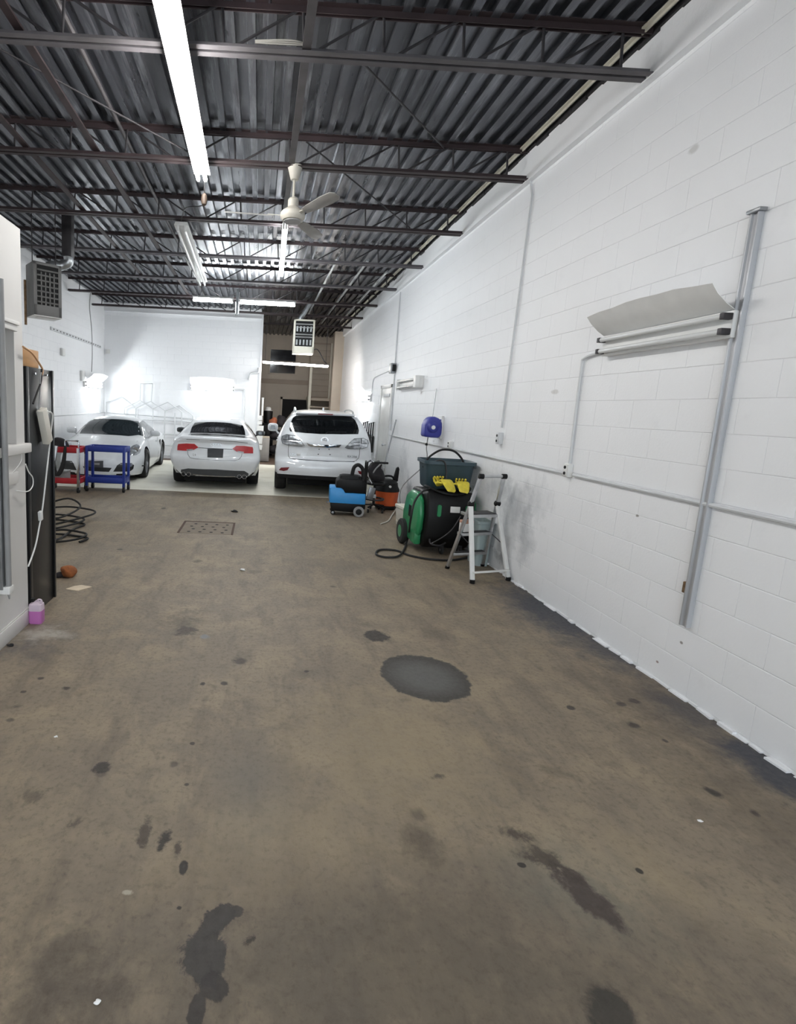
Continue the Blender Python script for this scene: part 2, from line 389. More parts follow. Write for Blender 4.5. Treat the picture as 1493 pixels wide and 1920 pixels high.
# ------------------------------------------------------------------ block walls
CX, CZ, BT = .0014, .004, .0046                  # chamfers (thick paint fills the upright joints), proud depth
def block_rings(w2, h2):
    r0 = [(-w2, 0, -h2), (w2, 0, -h2), (w2, 0, h2), (-w2, 0, h2)]
    return [r0, [(x, -(BT - .002), z) for x, y, z in r0], [(math.copysign(w2 - CX, x), -BT, math.copysign(h2 - CZ, z)) for x, y, z in r0]]
def block_mesh(name, w, h):
    b = B(); b.loft(block_rings(w / 2, h / 2)); return b.mesh(name, smooth=False)
BLK = block_mesh('block', .3994, .1985); BLKH = block_mesh('block_half', .1994, .1985)
Wm = NT('block_paint', 0.55)
Wm.layer(1.0, rgb(240, 241, 243)).inputs['A'].default_value = rgb(240, 241, 243)
geo = Wm.node('ShaderNodeNewGeometry'); Wm.vec = geo.outputs['Position']
Wm.layer(Wm.rng(Wm.noise(0.7, 5, 0.6), 0.45, 0.75, 0, 0.35), rgb(230, 231, 232))
Wm.layer(Wm.rng(Wm.noise(5, 6, 0.65), 0.6, 0.8, 0, 0.3), rgb(222, 224, 226))
wn = Wm.rng(Wm.noise(5, 7, 0.7), .3, .7)
stains(Wm, wn, [(968, 960, 30, 70, 10, .9, .9, .5, rgb(150, 154, 160)), (935, 915, 30, 45, 0, .9, .9, .5, rgb(150, 156, 162)), (985, 1010, 20, 60, 0, .9, 1.0, .45, rgb(140, 146, 152)),
                (940, 1050, 16, 22, 20, .8, 1.4, .6, rgb(122, 126, 132)), (768, 918, 10, 20, 0, .9, 1.4, .7, rgb(140, 148, 154)), (1008, 940, 30, 60, 20, .9, 1.2, .35, rgb(170, 174, 178)), (755, 880, 12, 50, 0, .9, 1.2, .4, rgb(170, 176, 180)),
                (1230, 125, 24, 40, 40, .9, .9, .35, rgb(140, 140, 140)), (1040, 735, 8, 4, 0, .5, .9, .5, rgb(186, 184, 178)), (1300, 280, 10, 8, 0, .5, .9, .5, rgb(176, 176, 172)),
                (1195, 967, 4, 3, 0, .4, .4, .8, rgb(120, 112, 104)), (1278, 1205, 3, 3, 0, .4, .4, .8, rgb(120, 112, 104)), (1233, 1241, 3, 3, 0, .4, .4, .8, rgb(140, 112, 104))], 'wall')
Wm.done()
nb = Wm.node('ShaderNodeBump'); nb.inputs['Strength'].default_value = 0.18; nb.inputs['Distance'].default_value = 0.01
Wm.link(Wm.noise(55, 4, 0.6), nb.inputs['Height']); Wm.link(nb.outputs[0], Wm.b.inputs['Normal'])

def block_wall(name, box, origin, rz, length, z0, skip=None, near=None, first=0.0, zmax=ZC - .02):
    """backing slab + running-bond blocks; origin = lower start of the face, rz turns local +x along the wall"""
    wall = struct(B().box(*box).build(name, 'block_paint', smooth=False))
    rot = Matrix.Rotation(rz, 4, 'Z'); items = []
    zc, row = z0 - .1 + .2, 0
    zc = z0
    while zc + .1 <= zmax:
        x = first - (.2 if row % 2 else 0)
        while x < length:
            a, b2 = max(x, first), min(x + .4, length)
            if b2 - a > .15:
                items.append((a, b2, zc))
            x += .4
        zc += .2; row += 1
    pts = []
    for a, b2, z in items:
        p = Vector(origin) + rot.to_3x3() @ Vector(((a + b2) / 2, 0, z))
        if skip and skip(p): continue
        pts.append((p, b2 - a))
    pts.sort(key=lambda t: near(t[0]) if near else 0)
    rest = []
    for i, (p, wd) in enumerate(pts):
        if i < 298 and (abs(wd - .4) < .02 or abs(wd - .2) < .02):
            o = link('block', BLK if wd > .3 else BLKH, Wm.m, wall)
            o.matrix_local = Matrix.Translation(p) @ rot
        else: rest.append((p, wd))
    if rest:
        b = B()
        for p, wd in rest:
            b.loft([[p + rot.to_3x3() @ Vector(q) for q in r] for r in block_rings(wd / 2 - .0003, .09925)])
        tag(b.build('blockwork', Wm.m, wall, smooth=False), kind='stuff')
    return wall
T = .0046
# right wall: local +x runs towards -Y, face normal -X   (door opening at Y 10.35..11.15)
door_skip = lambda p: 10.22 < p.y < 11.32 and p.z < 2.25
wall_right = block_wall('wall_right', (XR + T, XR + .25, -4, YR + .2, -.1, ZC + .1), (XR + T, YR, 0), -math.pi / 2, YR - 2.0, .12, skip=door_skip, near=lambda p: p.y)
wall_left = block_wall('wall_left', (XL - .25, XL - T, -4, YR + .2, -.1, ZC + .1), (XL - T, 9.2, 0), math.pi / 2, YB - 9.2, .12, near=lambda p: p.y)
wall_back = block_wall('wall_back', (XL - .1, -.06, YB + T, YB + .22, -.1, ZC + .1), (XL, YB + T, 0), 0, -.06 - XL, .12, near=lambda p: -p.x)
mat('beige', rgb(182, 171, 157), 0.6, var=0.06, scale=2)
mat('beige_dark', rgb(160, 146, 132), 0.6, var=0.06, scale=2)
wall_rear = struct(B().box(XL, XR + .2, YR, YR + .2, -.1, ZC + .1).build('wall_rear', 'beige', smooth=False))
wall_front = struct(B().box(XL - .2, -1.5, -3.2, -3, -.1, ZC + .1).box(2.45, XR + .3, -3.2, -3, -.1, ZC + .1).box(-1.5, 2.45, -3.2, -3, 3.4, ZC + .1).build('wall_front', 'wall_white', smooth=False))   # vehicle doorway added out of view so daylight reaches the near right wall
pil = struct(B().box(2.36, XR + T, 16.9, 17.3, 0, 4.2).build('trim_1', 'beige', bevel=.01))
# projecting bearing course along the wall heads
mat('bearing_paint', rgb(206, 206, 204), 0.6, var=0.06)
struct(B().box(XR - .06, XR + T, -4, 16.9, ZJ - .01, ZC - .06).build('trim_2', Wm.m, smooth=False))
struct(B().box(XL, -.06, YB - .05, YB + T, ZJ + .06, ZC - .06).build('trim_3', Wm.m, smooth=False))
mat('tar', rgb(38, 36, 38), 0.7, var=0.3, scale=20, bump=0.6, bscale=30)
b = B(); y = -4.0
while y < 16.8:                                   # ragged dark joint between deck and wall
    b.box(XR - .075 - random.uniform(0, .015), XR, y, y + .19, ZC - .075 - random.uniform(0, .03), ZC - .035); y += .19
struct(b.build('trim_4', 'tar', smooth=False))
mat('cream_angle', rgb(196, 192, 178), 0.6, var=0.15, scale=6)
struct(B().box(XR - .16, XR - .125, -4, 16.8, ZC - .062, ZC - .05).box(XR - .135, XR - .125, -4, 16.8, ZC - .08, ZC - .05).build('trim_7', 'cream_angle', smooth=False))
# ragged white paint edge at the foot of the right wall
b = B(); y = 2.0
while y < 9.3:
    l = random.uniform(.04, .16); d = random.uniform(.004, .03); b.box(XR - d, XR + T, y, y + l, 0.0, random.uniform(.004, .02), rot=RZ(random.uniform(-.1, .1))); y += l * random.uniform(.7, 1.5)
tag(b.build('paint_drips', Wm.m, wall_right), kind='stuff')

# ------------------------------------------------------------------ office partition on the left
part = struct(B().box(XP - 2.88, XP, -4, 2.55, 0, 2.73).box(XP - 2.88, XP, 2.55, 3.525, 0, 1.25).box(XP - 2.88, XP, 2.55, 3.525, 2.1, 2.73)
              .box(XP - 2.88, XP, 3.405, 3.525, 1.25, 2.1).box(XP - 2.88, XP - .1, 2.55, 3.405, 1.25, 2.1).build('wall_partition', 'partition_white', smooth=False))
B().box(XP - .1, XP + .035, 2.5, 3.56, 1.255, 1.32).build('window_sill', 'partition_white', part, bevel=.008)
B().box(XP, XP + .02, 2.5, 3.42, 2.06, 2.1).box(XP, XP + .03, 2.5, 3.43, 2.1, 2.125).build('head_trim', 'partition_white', part, bevel=.004)
B().box(XP, XP + .012, 2.5, 3.4, 1.06, 1.14).build('apron', 'partition_white', part, bevel=.004)
struct(B().box(XP, XP + .014, -4, 3.53, 0, .11).box(XP, XP + .008, -4, 3.53, .11, .12).build('baseboard_left', 'partition_white', bevel=.003))

# ------------------------------------------------------------------ steel deck ceiling
D = NT('deck_metal', 0.3)
D.b.inputs['Metallic'].default_value = 0.75
geo = D.node('ShaderNodeNewGeometry'); D.vec = geo.outputs['Position']
D.layer(1.0, rgb(98, 100, 106)).inputs['A'].default_value = rgb(98, 100, 106)
D.layer(D.rng(D.noise(0.6, 3, 0.5, stretch=(1, .6, 1)), 0.42, 0.62, 0, 0.6), rgb(62, 63, 69))
D.layer(D.rng(D.noise(3.0, 6, 0.7, stretch=(4, .35, 1)), 0.52, 0.66, 0, 0.7), rgb(140, 142, 148))
D.layer(D.rng(D.noise(4, 6, 0.75, stretch=(5, 0.3, 1)), 0.55, 0.68, 0, 0.6), rgb(44, 42, 46))
sx = D.node('ShaderNodeSeparateXYZ'); D.link(D.vec, sx.inputs[0])
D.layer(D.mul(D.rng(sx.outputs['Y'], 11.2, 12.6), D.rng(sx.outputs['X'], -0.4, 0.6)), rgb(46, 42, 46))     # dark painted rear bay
D.done(); D.link(D.rng(D.noise(3, 4, .6, stretch=(3, .3, 1)), .3, .7, .25, .4), D.b.inputs['Roughness'])
ceiling = struct(B().box(XL - .2, XR + .3, -4.2, YR + .2, ZC + .07, ZC + .2).build('ceiling', 'tar', smooth=False))
pit = .1524; prof = []
for k in range(6):
    x = k * pit
    prof += [(x, 0), (x + .06, 0), (x + .066, .048), (x + .1464, .048)]
prof += [(6 * pit, 0), (6 * pit + .02, 0)]
def deck(y0, y1, name):
    b = B(); b.sheet([[(x, y0, z) for x, z in prof], [(x, y1, z) for x, z in prof]], thick=.0012); return b.mesh(name, smooth=False)
runs = [(deck(-4.0, 5.6, 'deck_a'), 0.0), (deck(5.5, 12.2, 'deck_b'), -.0025), (deck(12.1, YR, 'deck_c'), 0.0)]
x = XL - .12; k = 0
while x < XR:
    for me, dz in runs:
        o = link('deck_sheet', me, D.m, ceiling); o.location = (x, 0, ZC - .048 + dz + (.0015 if k % 2 else 0))
    x += 6 * pit; k += 1

# ------------------------------------------------------------------ bar joists
JY = [2.22 + 1.635 * i for i in range(9)]
def angle_pair(z, up):
    s = 1 if up else -1
    return [[(.012, z), (.058, z), (.058, z + s * .006), (.018, z + s * .006), (.018, z + s * .045), (.012, z + s * .045)]]
x0, x1 = XL + .02, XR - .005
def joist_meshes(zb):
    out = {}
    for nm, z, up in (('bottom_chord', zb, True), ('top_chord', ZC - .042, False)):
        b = B(); xa, xb = (x0, x1) if nm == 'top_chord' else (x0, x1)
        for poly in angle_pair(z, up):
            b.prism(poly, 'x', xa, xb); b.prism([(-p, q) for p, q in poly], 'x', xa, xb)
        out[nm] = b.mesh(nm, smooth=False)
    xm = (x0 + x1) / 2; n = 6; hp = (x1 - .25 - xm) / n; zt = ZC - .06; rods = []
    for sgn in (1, -1):
        for i in range(n):
            xa, xb = xm + sgn * hp * i, xm + sgn * hp * (i + 1)
            rods.append(((xa + sgn * .05, 0, zb + .02), (xb - sgn * .04, 0, zt)))          # diagonal
            rods.append(((xb + sgn * .0, 0, zb + .02), (xb - sgn * .02, 0, zt)))             # near-vertical
    out['rods'] = rods
    return out
JM = joist_meshes(ZJ)
ROD = {}
def rod_obj(p0, p1, r, m, parent, name='web_rod'):
    p0, p1 = Vector(p0), Vector(p1); L = (p1 - p0).length; key = (round(L, 3), r)
    if key not in ROD: ROD[key] = B().cyl((0, 0, 0), (0, 0, L), r, 7).mesh('web_rod')
    me = ROD[key]
    o = bpy.data.objects.new(name, me); COL.objects.link(o); o.parent = parent
    if not me.materials: me.materials.append(MATS[m])
    o.location = p0; o.rotation_mode = 'QUATERNION'; o.rotation_quaternion = (p1 - p0).to_track_quat('Z', 'Y'); return o
ORD = ['just out of sight above the frame', 'nearest in view, its grey lower chord crossing the long lit tube', 'second in view, behind the long lit tube',
       'third in view, passing the ceiling fan blades', 'fourth in view, between fan and unlit tube fixture', 'fifth in view, over the parked cars\' tails',
       'sixth in view, by the two crosswise lit tubes', 'seventh in view, against the white back wall', 'farthest, over the dark rear bay']
for i, yy in enumerate(JY[:9]):
    j = thing('roof_joist', 'open-web steel roof joist, ' + ORD[i], 'joist', (0, yy, 0), group='steel roof joists under the deck')
    cm = 'joist_grey' if i in (0, 1, 4, 5) else 'joist_brown'
    for nm in ('top_chord', 'bottom_chord'):
        o = bpy.data.objects.new(nm, JM[nm].copy()); COL.objects.link(o); o.parent = j
        o.data.materials.append(MATS['joist_brown' if nm == 'top_chord' else cm])
    for p0, p1 in JM['rods']: rod_obj(p0, p1, .010, 'rod', j)
mat('strut_dark', rgb(64, 61, 63), 0.55, 0.3, var=0.25)
def bar(name, label, cat, p0, p1, r, m, group=None, sq=False):
    p0, p1 = Vector(p0), Vector(p1)
    b = B()
    if sq:
        d = (p1 - p0); L = d.length; b.box(-r, r, -r * .3, r * .3, 0, L)
        b.xf(d.to_track_quat('Z', 'Y').to_matrix().to_4x4())
    else: b.cyl((0, 0, 0), p1 - p0, r, 10)
    o = b.build(name, m); o.location = p0; return tag(o, label, cat, group)
bar('bridging_bar', 'flat dark bridging bar running over the ceiling fan', 'brace', (.21, 2.2, ZJ + .02), (.21, 6.7, ZJ + .02), .03, 'strut_dark', sq=True)
bar('bridging_bar', 'flat bridging bar on the joists left of the long lit tube', 'brace', (-1.75, 2.2, ZJ + .05), (-1.75, 12.2, ZJ + .05), .03, 'joist_brown', sq=True)
bar('bridging_bar', 'second flat bridging bar on the joists, nearer the left wall', 'brace', (-2.45, 2.2, ZJ + .05), (-2.45, 10.5, ZJ + .05), .03, 'joist_brown', sq=True)
bar('bridging_rod', 'thin diagonal bridging rod crossing above the nearest joist', 'brace', (.55, 3.855, ZJ + .03), (1.75, 5.49, ZC - .08), .008, 'rod')
bar('bridging_rod', 'thin diagonal bridging rod behind the ceiling fan rod', 'brace', (.35, 5.49, ZC - .1), (1.9, 7.1, ZJ + .05), .008, 'rod')
bar('bridging_rod', 'thin diagonal rod in the upper left between joists', 'brace', (-2.6, 3.86, ZC - .1), (-.75, 5.5, ZJ + .06), .008, 'rod')
for xx, ya, yb2, lb in ((1.2, 8.9, 14.0, 'left of three'), (1.72, 8.9, 15.4, 'middle of three'), (2.2, 9.5, 14.8, 'right of three, near the wall')):
    bar('ceiling_conduit', 'pale steel conduit under the rear ceiling, ' + lb, 'conduit', (xx, ya, ZJ + .12), (xx, yb2, ZJ + .12), .022, 'galv', 'conduits under the rear ceiling')
bar('ceiling_conduit', 'grey conduit along the ceiling left of the long lit tube', 'conduit', (-1.5, 2.2, ZC - .1), (-1.5, 13.6, ZC - .1), .02, 'strut_dark')
# bundled white cable on the nearest joist
c0 = ay(505, 92, 3.80); c1 = ay(585, 90, 3.80)
b = B()
for k in range(3):
    b.tube(spline([(c0.x - .1, 0, .052 + k * .006), ((c0.x + c1.x) / 2, -.012 * k, .054 + .005 * k), (c1.x, .006 * k, .058 + .003 * k)], 6), .006, 6)
o = b.build('cable_bundle', mat('old_cable', rgb(150, 147, 140), .6)); o.location = (0, 3.83, ZJ); tag(o, 'bundle of white cable lying on the nearest joist', 'cable')
# ------------------------------------------------------------------ fluorescent fixtures
def lamp_mat(name, col, e):
    m = bpy.data.materials.new(name); m.use_nodes = True
    b = m.node_tree.nodes['Principled BSDF']; b.inputs['Base Color'].default_value = (.9, .9, .9, 1)
    b.inputs['Emission Color'].default_value = col; b.inputs['Emission Strength'].default_value = e; MATS[name] = m
lamp_mat('tube_warm', (1.0, 0.975, 0.945, 1), TUBE)
lamp_mat('tube_cool', (0.93, 0.98, 1.0, 1), TUBE)
lamp_mat('tube_wall', (0.93, 0.98, 1.0, 1), TUBE * 1.0)
lamp_mat('tube_rear', (1.0, 0.94, 0.88, 1), TUBE * 1.1)
mat('tube_off', rgb(214, 216, 216), 0.25, coat=0.3)
mat('reflector', rgb(226, 226, 224), 0.4, 0.0, var=0.04)
def fixture(label, loc, L, rz, tube, wide=.11, ntube=2, gap=.075, hang=None, r=.019, group=None, housing='white_metal', tubez=-.055):
    """channel along local y, tubes below it"""
    t = thing('tube_light', label, 'light', loc, rz, group)
    B().prism([(-wide / 2, 0), (wide / 2, 0), (wide / 2 - .02, .045), (-wide / 2 + .02, .045)], 'y', -L / 2, L / 2).build('housing', housing, t, bevel=.003)
    for k in range(ntube):
        x = (k - (ntube - 1) / 2) * gap
        B().cyl((x, -L / 2 + .03, tubez), (x, L / 2 - .03, tubez), r, 14).build('tube', tube, t)
        for sy in (-1, 1):
            B().box(x - .014, x + .014, sy * (L / 2 - .03), sy * (L / 2 - .004), tubez - .02, 0).build('lamp_holder', housing, t, bevel=.003)
    if hang:
        for sy in (-1, 1): B().cyl((0, sy * L * .4, .045), (0, sy * L * .4, hang), .005, 6).build('hanger', 'steel_bare', t)
    return t
fixture('long lit twin tube light hanging at top left, nearest the camera', (-.675, 4.36, 3.98), 2.42, .02, 'tube_warm', wide=.17, hang=.35)
fixture('lit tube light hanging lengthwise just behind the ceiling fan', (.245, 8.02, 3.99), 2.4, -.02, 'tube_cool', wide=.07, gap=.034, r=.016, hang=.35)
fixture('unlit white twin tube fixture left of the ceiling fan', (-1.19, 8.7, 4.0), 3.1, .02, 'tube_off', wide=.2, gap=.09, hang=.32)
fixture('shorter lit tube light hung crosswise, left one of the pair', (-1.16, 11.75, 4.0), .92, math.pi / 2, 'tube_cool', hang=.33, gap=.06)
fixture('longer lit tube light hung crosswise, right one of the pair', (.07, 11.78, 4.0), 1.28, math.pi / 2, 'tube_cool', hang=.33, gap=.06)
p = ay(445, 575, 11.72)
o = B().cyl((0, 0, -.16), (0, 0, .1), .045, 12).box(-.03, .03, -.03, .03, .1, .38).cyl((-.03, 0, -.2), (-.03, 0, -.16), .008, 6).cyl((.03, 0, -.2), (.03, 0, -.16), .008, 6).build('spot_bracket', 'galv')
o.location = p; tag(o, 'silver cylinder bracket hanging between the two crosswise lit tubes', 'bracket')
pl_ = ay(383, 372, 5.62)
o = B().lathe([(.008, .05), (.028, .03), (.034, -.02), (.026, -.06), (.01, -.075)], 14).build('lamp_plug', mat('plug_brown', rgb(62, 50, 40), .6)); o.location = pl_; tag(o, 'brown plug dangling from the far end of the long lit tube', 'plug')
B().tube(spline([(0, 0, .04), (.0, -.03, .2), (-.01, -.06, ZJ + .05 - pl_.z)], 5), .006, 6).build('lead', 'black_plastic', o)
B().tube(spline([(0, 0, -.06), (-.12, .5, .1), (-.35, 1.0, .25), (-.5, 1.6, 4.06 - pl_.z)], 6), .006, 6).build('lead', 'black_plastic', o)
# unseen light added behind the viewer to brighten the near right wall
for k, (xx, yy) in enumerate(((-.65, -2.0),)):
    fixture('added unseen lit twin tube light overhead, %s' % ('behind the viewer',)[k], (xx, yy, 3.98), 2.42, .0, 'tube_warm', wide=.17, hang=.35)
# slim pendant in the rear bay
pa, pb = ay(493, 678, 15.0), ay(616, 686, 13.7)
mid = (pa + pb) / 2; dv = pb - pa; L = dv.length
t = thing('pendant_light', 'slim lit tube pendant hung across the rear bay opening', 'light', mid)
mq = dv.to_track_quat('Y', 'Z').to_matrix().to_4x4()
B().box(-.05, .05, -L / 2, L / 2, .012, .032).xf(mq).build('housing', 'dark_metal', t, bevel=.003)
B().cyl((0, -L / 2 + .02, -.015), (0, L / 2 - .02, -.015), .03, 12).xf(mq).build('tube', 'tube_rear', t)
for e_ in (-.46, .46):
    q0 = dv * e_; B().cyl(q0 + Vector((0, 0, .02)), (q0.x, q0.y, ZC - mid.z - .06), .006, 6).build('hanger', 'dark_metal', t)

# wall fixtures: local x = along wall, local -y = out of the wall
def wall_fixture(label, loc, rz, L, tube, hood=.2, bent=0.0):
    t = thing('wall_light', label, 'light', loc, rz)
    B().box(-L / 2, L / 2, -.05, 0, -.075, .075).build('back_plate', 'reflector', t, bevel=.004)
    if hood:
        rows = []
        for k in range(9):
            x = -L / 2 + L * k / 8
            s = math.sin(k / 8 * math.pi) * .03 + bent * math.sin(k * 2.3)
            rows.append([(x, -.05, .08), (x, -.05 - hood * .35, .09 + hood * .15 + s * .3), (x, -.05 - hood * .75, .09 + hood * .5 + s), (x, -.05 - hood, .1 + hood * .75 + s)])
        B().sheet(rows, thick=.003).build('hood', 'reflector', t)
    for z in (.042, -.042):
        B().cyl((-L / 2 + .03, -.085, z), (L / 2 - .03, -.085, z), .017, 12).build('tube', tube, t)
        for sx2 in (-1, 1): B().box(sx2 * (L / 2 - .03), sx2 * (L / 2 - .002), -.105, -.05, z - .018, z + .018).build('lamp_holder', 'dark_metal', t, bevel=.003)
    return t
e0, e1 = at(1122, 648, 0, XR - .085), at(1362, 608, 0, XR - .085)
yc, LW = (e0.y + e1.y) / 2, e0.y - e1.y
wall_fixture('unlit twin tube wall light with bent reflector hood above the outlet', (XR, yc, (e0.z + e1.z) / 2), -math.pi / 2, LW, 'tube_off', .15, .004)
wall_fixture('bright lit wall light on right wall above the white sport utility car', (XR, 12.75, 1.98), -math.pi / 2, 1.25, 'tube_wall', .22)
wall_fixture('bright lit wall light on left wall behind the sports coupe', (XL, 13.65, 2.02), math.pi / 2, 1.25, 'tube_wall', .22)
wall_fixture('bright lit wall light on white back wall above the sedan', (-1.4, YB, 2.12), 0, 1.25, 'tube_wall', .22)
# shallow unlit fixture on the right wall
ya, yb2 = 9.62, 8.37
t = thing('wall_light', 'white unlit wall fixture with end cap between door and hose reel', 'light', (XR, (ya + yb2) / 2, 2.18), -math.pi / 2)
L = ya - yb2
B().box(-L / 2, L / 2, -.05, 0, -.09, .09).build('back_plate', 'white_metal', t, bevel=.004)
B().box(L / 2 - .1, L / 2 + .03, -.14, 0, -.1, .1).build('end_cap', 'white_metal', t, bevel=.006)
for z in (-.055, .055): B().cyl((-L / 2, -.08, z), (L / 2 - .1, -.08, z), .019, 12).build('tube', 'tube_off', t)
B().box(-L / 2 - .02, -L / 2 + .01, -.11, 0, -.1, .1).build('end_bracket', 'white_metal', t, bevel=.004)
# vertical unlit tube on the partition
t = thing('strip_light', 'unlit vertical tube light fixed to the white partition edge', 'light', (XP, 3.15, .4), 0)
B().box(0, .03, -.035, .035, 0, 1.95).build('housing', 'steel_bare', t, bevel=.003)
B().cyl((.05, 0, .02), (.05, 0, 1.93), .018, 12).build('tube', 'grey_plastic', t)
B().box(.0, .07, -.03, .03, -.03, .02).build('end_cap', 'white_metal', t, bevel=.004)
B().tube(spline([(.04, 0, -.02), (.045, .01, -.07), (.03, .05, -.08), (.01, .09, -.07)], 5), .004, 6).build('wire', 'grey_plastic', t)
# tall aluminium channel on the right wall
pt, pb = wr(1425, 400), wr(1290, 1175)
t = thing('wall_channel', 'tall bare metal channel fixed upright to the right wall', 'channel', (XR, (pt.y + pb.y) / 2, pb.z))
Hc = pt.z - pb.z
B().prism([(0, -.027), (0, .027), (-.032, .027), (-.032, .016), (-.02, .012), (-.02, -.012), (-.032, -.016), (-.032, -.027)], 'z', 0, Hc).build('channel', mat('channel_metal', rgb(186, 188, 192), .45, .25, var=.12, scale=6, stretch=(1, 1, .2)), t, bevel=.002)
B().box(-.045, 0, -.04, .04, Hc, Hc + .02).build('end_cap', 'steel_bare', t, bevel=.004)
B().box(-.03, 0, .029, .05, .2, .27).build('clip', 'rusty', t, bevel=.005)

# ------------------------------------------------------------------ ceiling fan
mat('fan_paint', rgb(186, 182, 172), 0.5, var=0.08)
mat('fan_blade', rgb(150, 148, 144), 0.5, var=0.1)
t = thing('ceiling_fan', 'dusty white three-blade ceiling fan on a drop rod', 'fan', (.25, 5.5, 3.55))
B().lathe([(.035, .40), (.04, .405), (.075, .52), (.078, .53)], 20).build('canopy', 'fan_paint', t)
B().cyl((0, 0, .2), (0, 0, .42), .013, 10).build('drop_rod', 'fan_paint', t)
B().lathe([(.05, .14), (.055, .15), (.055, .21), (.045, .225)], 20).build('collar', 'fan_paint', t)
B().lathe([(.06, .0), (.105, .01), (.125, .035), (.13, .06), (.125, .085), (.11, .1), (.06, .135), (.05, .145)], 28).build('motor', 'fan_paint', t)
B().lathe([(.06, -.003), (.09, -.003), (.092, .012), (.06, .012)], 24).build('cover_ring', 'grey_plastic', t)
for a in (182, -58, 60):
    rot = Matrix.Rotation(math.radians(a), 4, 'Z') @ Matrix.Rotation(math.radians(-16), 4, 'X')
    bl = B(); poly = [(.2, -.04), (.3, -.055), (.55, -.068), (.66, -.06), (.7, -.03), (.7, .03), (.66, .06), (.55, .068), (.3, .055), (.2, .04)]
    bl.prism(poly, 'z', -.003, .003).xf(Matrix.Translation((0, 0, .05)) @ rot)
    blade = bl.build('blade', 'fan_blade', t, bevel=.001)
    B().box(.1, .26, -.018, .018, .003, .011).xf(Matrix.Translation((0, 0, .05)) @ rot).build('blade_arm', 'fan_paint', blade, bevel=.002)

# ------------------------------------------------------------------ unit heaters
mat('heater_grey', rgb(104, 104, 103), 0.5, 0.1, var=0.06)
mat('heater_cream', rgb(222, 218, 204), 0.5, var=0.04)
mat('void', rgb(12, 12, 13), 0.8)
def heater(label, loc, rz, W, Dp, Hh, m, slat_rows, cols):
    t = thing('unit_heater', label, 'heater', loc, rz)
    b = B(); f = .045
    b.box(-W / 2, W / 2, .03, Dp, 0, Hh); b.box(-W / 2, -W / 2 + f, 0, .03, 0, Hh); b.box(W / 2 - f, W / 2, 0, .03, 0, Hh)
    b.box(-W / 2, W / 2, 0, .03, 0, Hh * .2); b.box(-W / 2, W / 2, 0, .03, Hh - .04, Hh)
    b.build('casing', m, t, bevel=.004)
    B().box(-W / 2 + f, W / 2 - f, .012, .032, Hh * .2, Hh - .04).build('grille_back', 'void', t, smooth=False)
    return t
ht = heater('grey unit heater hung high near the left wall with silver flue elbow', (-3.07, 7.45, 2.78), math.radians(40), .38, .36, .72, 'heater_grey', 7, 5)
W, Hh = .38, .72
for k in range(7):
    z = Hh * .2 + .03 + k * .072
    B().box(-W / 2 + .045, W / 2 - .045, -.008, .012, z, z + .02, rot=Matrix.Rotation(.35, 3, 'X')).build('louvre', 'heater_grey', ht)
for k in range(1, 5):
    x = -W / 2 + .045 + k * (W - .09) / 5
    B().box(x - .008, x + .008, .0, .014, Hh * .2, Hh - .13).build('divider', 'heater_grey', ht, smooth=False)
B().box(-W / 2, W / 2, .0, .35, -.012, 0).box(-W / 2 + .07, W / 2 - .07, .05, .3, -.02, -.012).build('base_pan', 'white_metal', ht, bevel=.003)
hw = Matrix.Translation(ht.location) @ Matrix.Rotation(math.radians(40), 4, 'Z'); hin = hw.inverted()
dpos = ay(128, 495, 8.0)
B().tube(spline([hin @ Vector(q) for q in ((-3.2, 7.75, 3.45), (-3.2, 7.85, 3.56), (dpos.x - .12, 7.98, 3.6), (dpos.x, 8.0, 3.66), (dpos.x, 8.0, 3.76))], 6), .07, 14).build('flue_elbow', 'galv', ht)
B().box(dpos.x - .07, dpos.x + .07, 7.93, 8.07, 3.74, ZC - .05).xf(hin).build('flue_duct', 'dark_metal', ht, bevel=.004)
for sx2 in (-.16, .16): B().cyl((sx2, .15, Hh), (sx2, .15, ZC - 2.78 - .05), .007, 6).build('hanger_rod', 'rod', ht)
B().tube([(-W / 2 - .03, .3, -.12), (-W / 2 - .03, .3, .5)], .018, 8).build('gas_pipe', 'rusty', ht)
hc = heater('cream unit heater hung at the rear bay opening', (1.04, 13.1, 3.05), math.radians(-2), .53, .5, .83, 'heater_cream', 3, 5)
W, Hh = .53, .83
for k, (z, tilt) in enumerate(((.70, .5), (.62, .5), (.45, .4), (.38, -.3))):
    B().box(-W / 2 + .05, W / 2 - .05, -.012, .012, z, z + .025, rot=Matrix.Rotation(tilt, 3, 'X')).build('louvre', 'grey_plastic', hc)
for zz in (.2, .53):
    for k in range(5):
        x = -W / 2 + .09 + k * (W - .18) / 4
        B().cyl((x, .012, zz), (x, .012, zz + .13), .024, 10).build('heat_tube', 'galv', hc)
for sx2 in (-.2, .2): B().cyl((sx2, .2, Hh), (sx2, .2, ZC - 3.05 - .05), .007, 6).build('hanger_rod', 'rod', hc)
B().tube(spline([(-.05, .3, Hh), (-.1, .3, Hh + .08), (-.02, .3, Hh + .2), (.12, .3, Hh + .45)], 6), .06, 12).build('flue_pipe', 'galv', hc)
B().tube(spline([(W / 2, .2, .1), (W / 2 + .12, .2, .12), (W / 2 + .3, .2, -.15), (W / 2 + .38, .2, -.22)], 5), .012, 8).build('gas_pipe', 'dark_metal', hc)

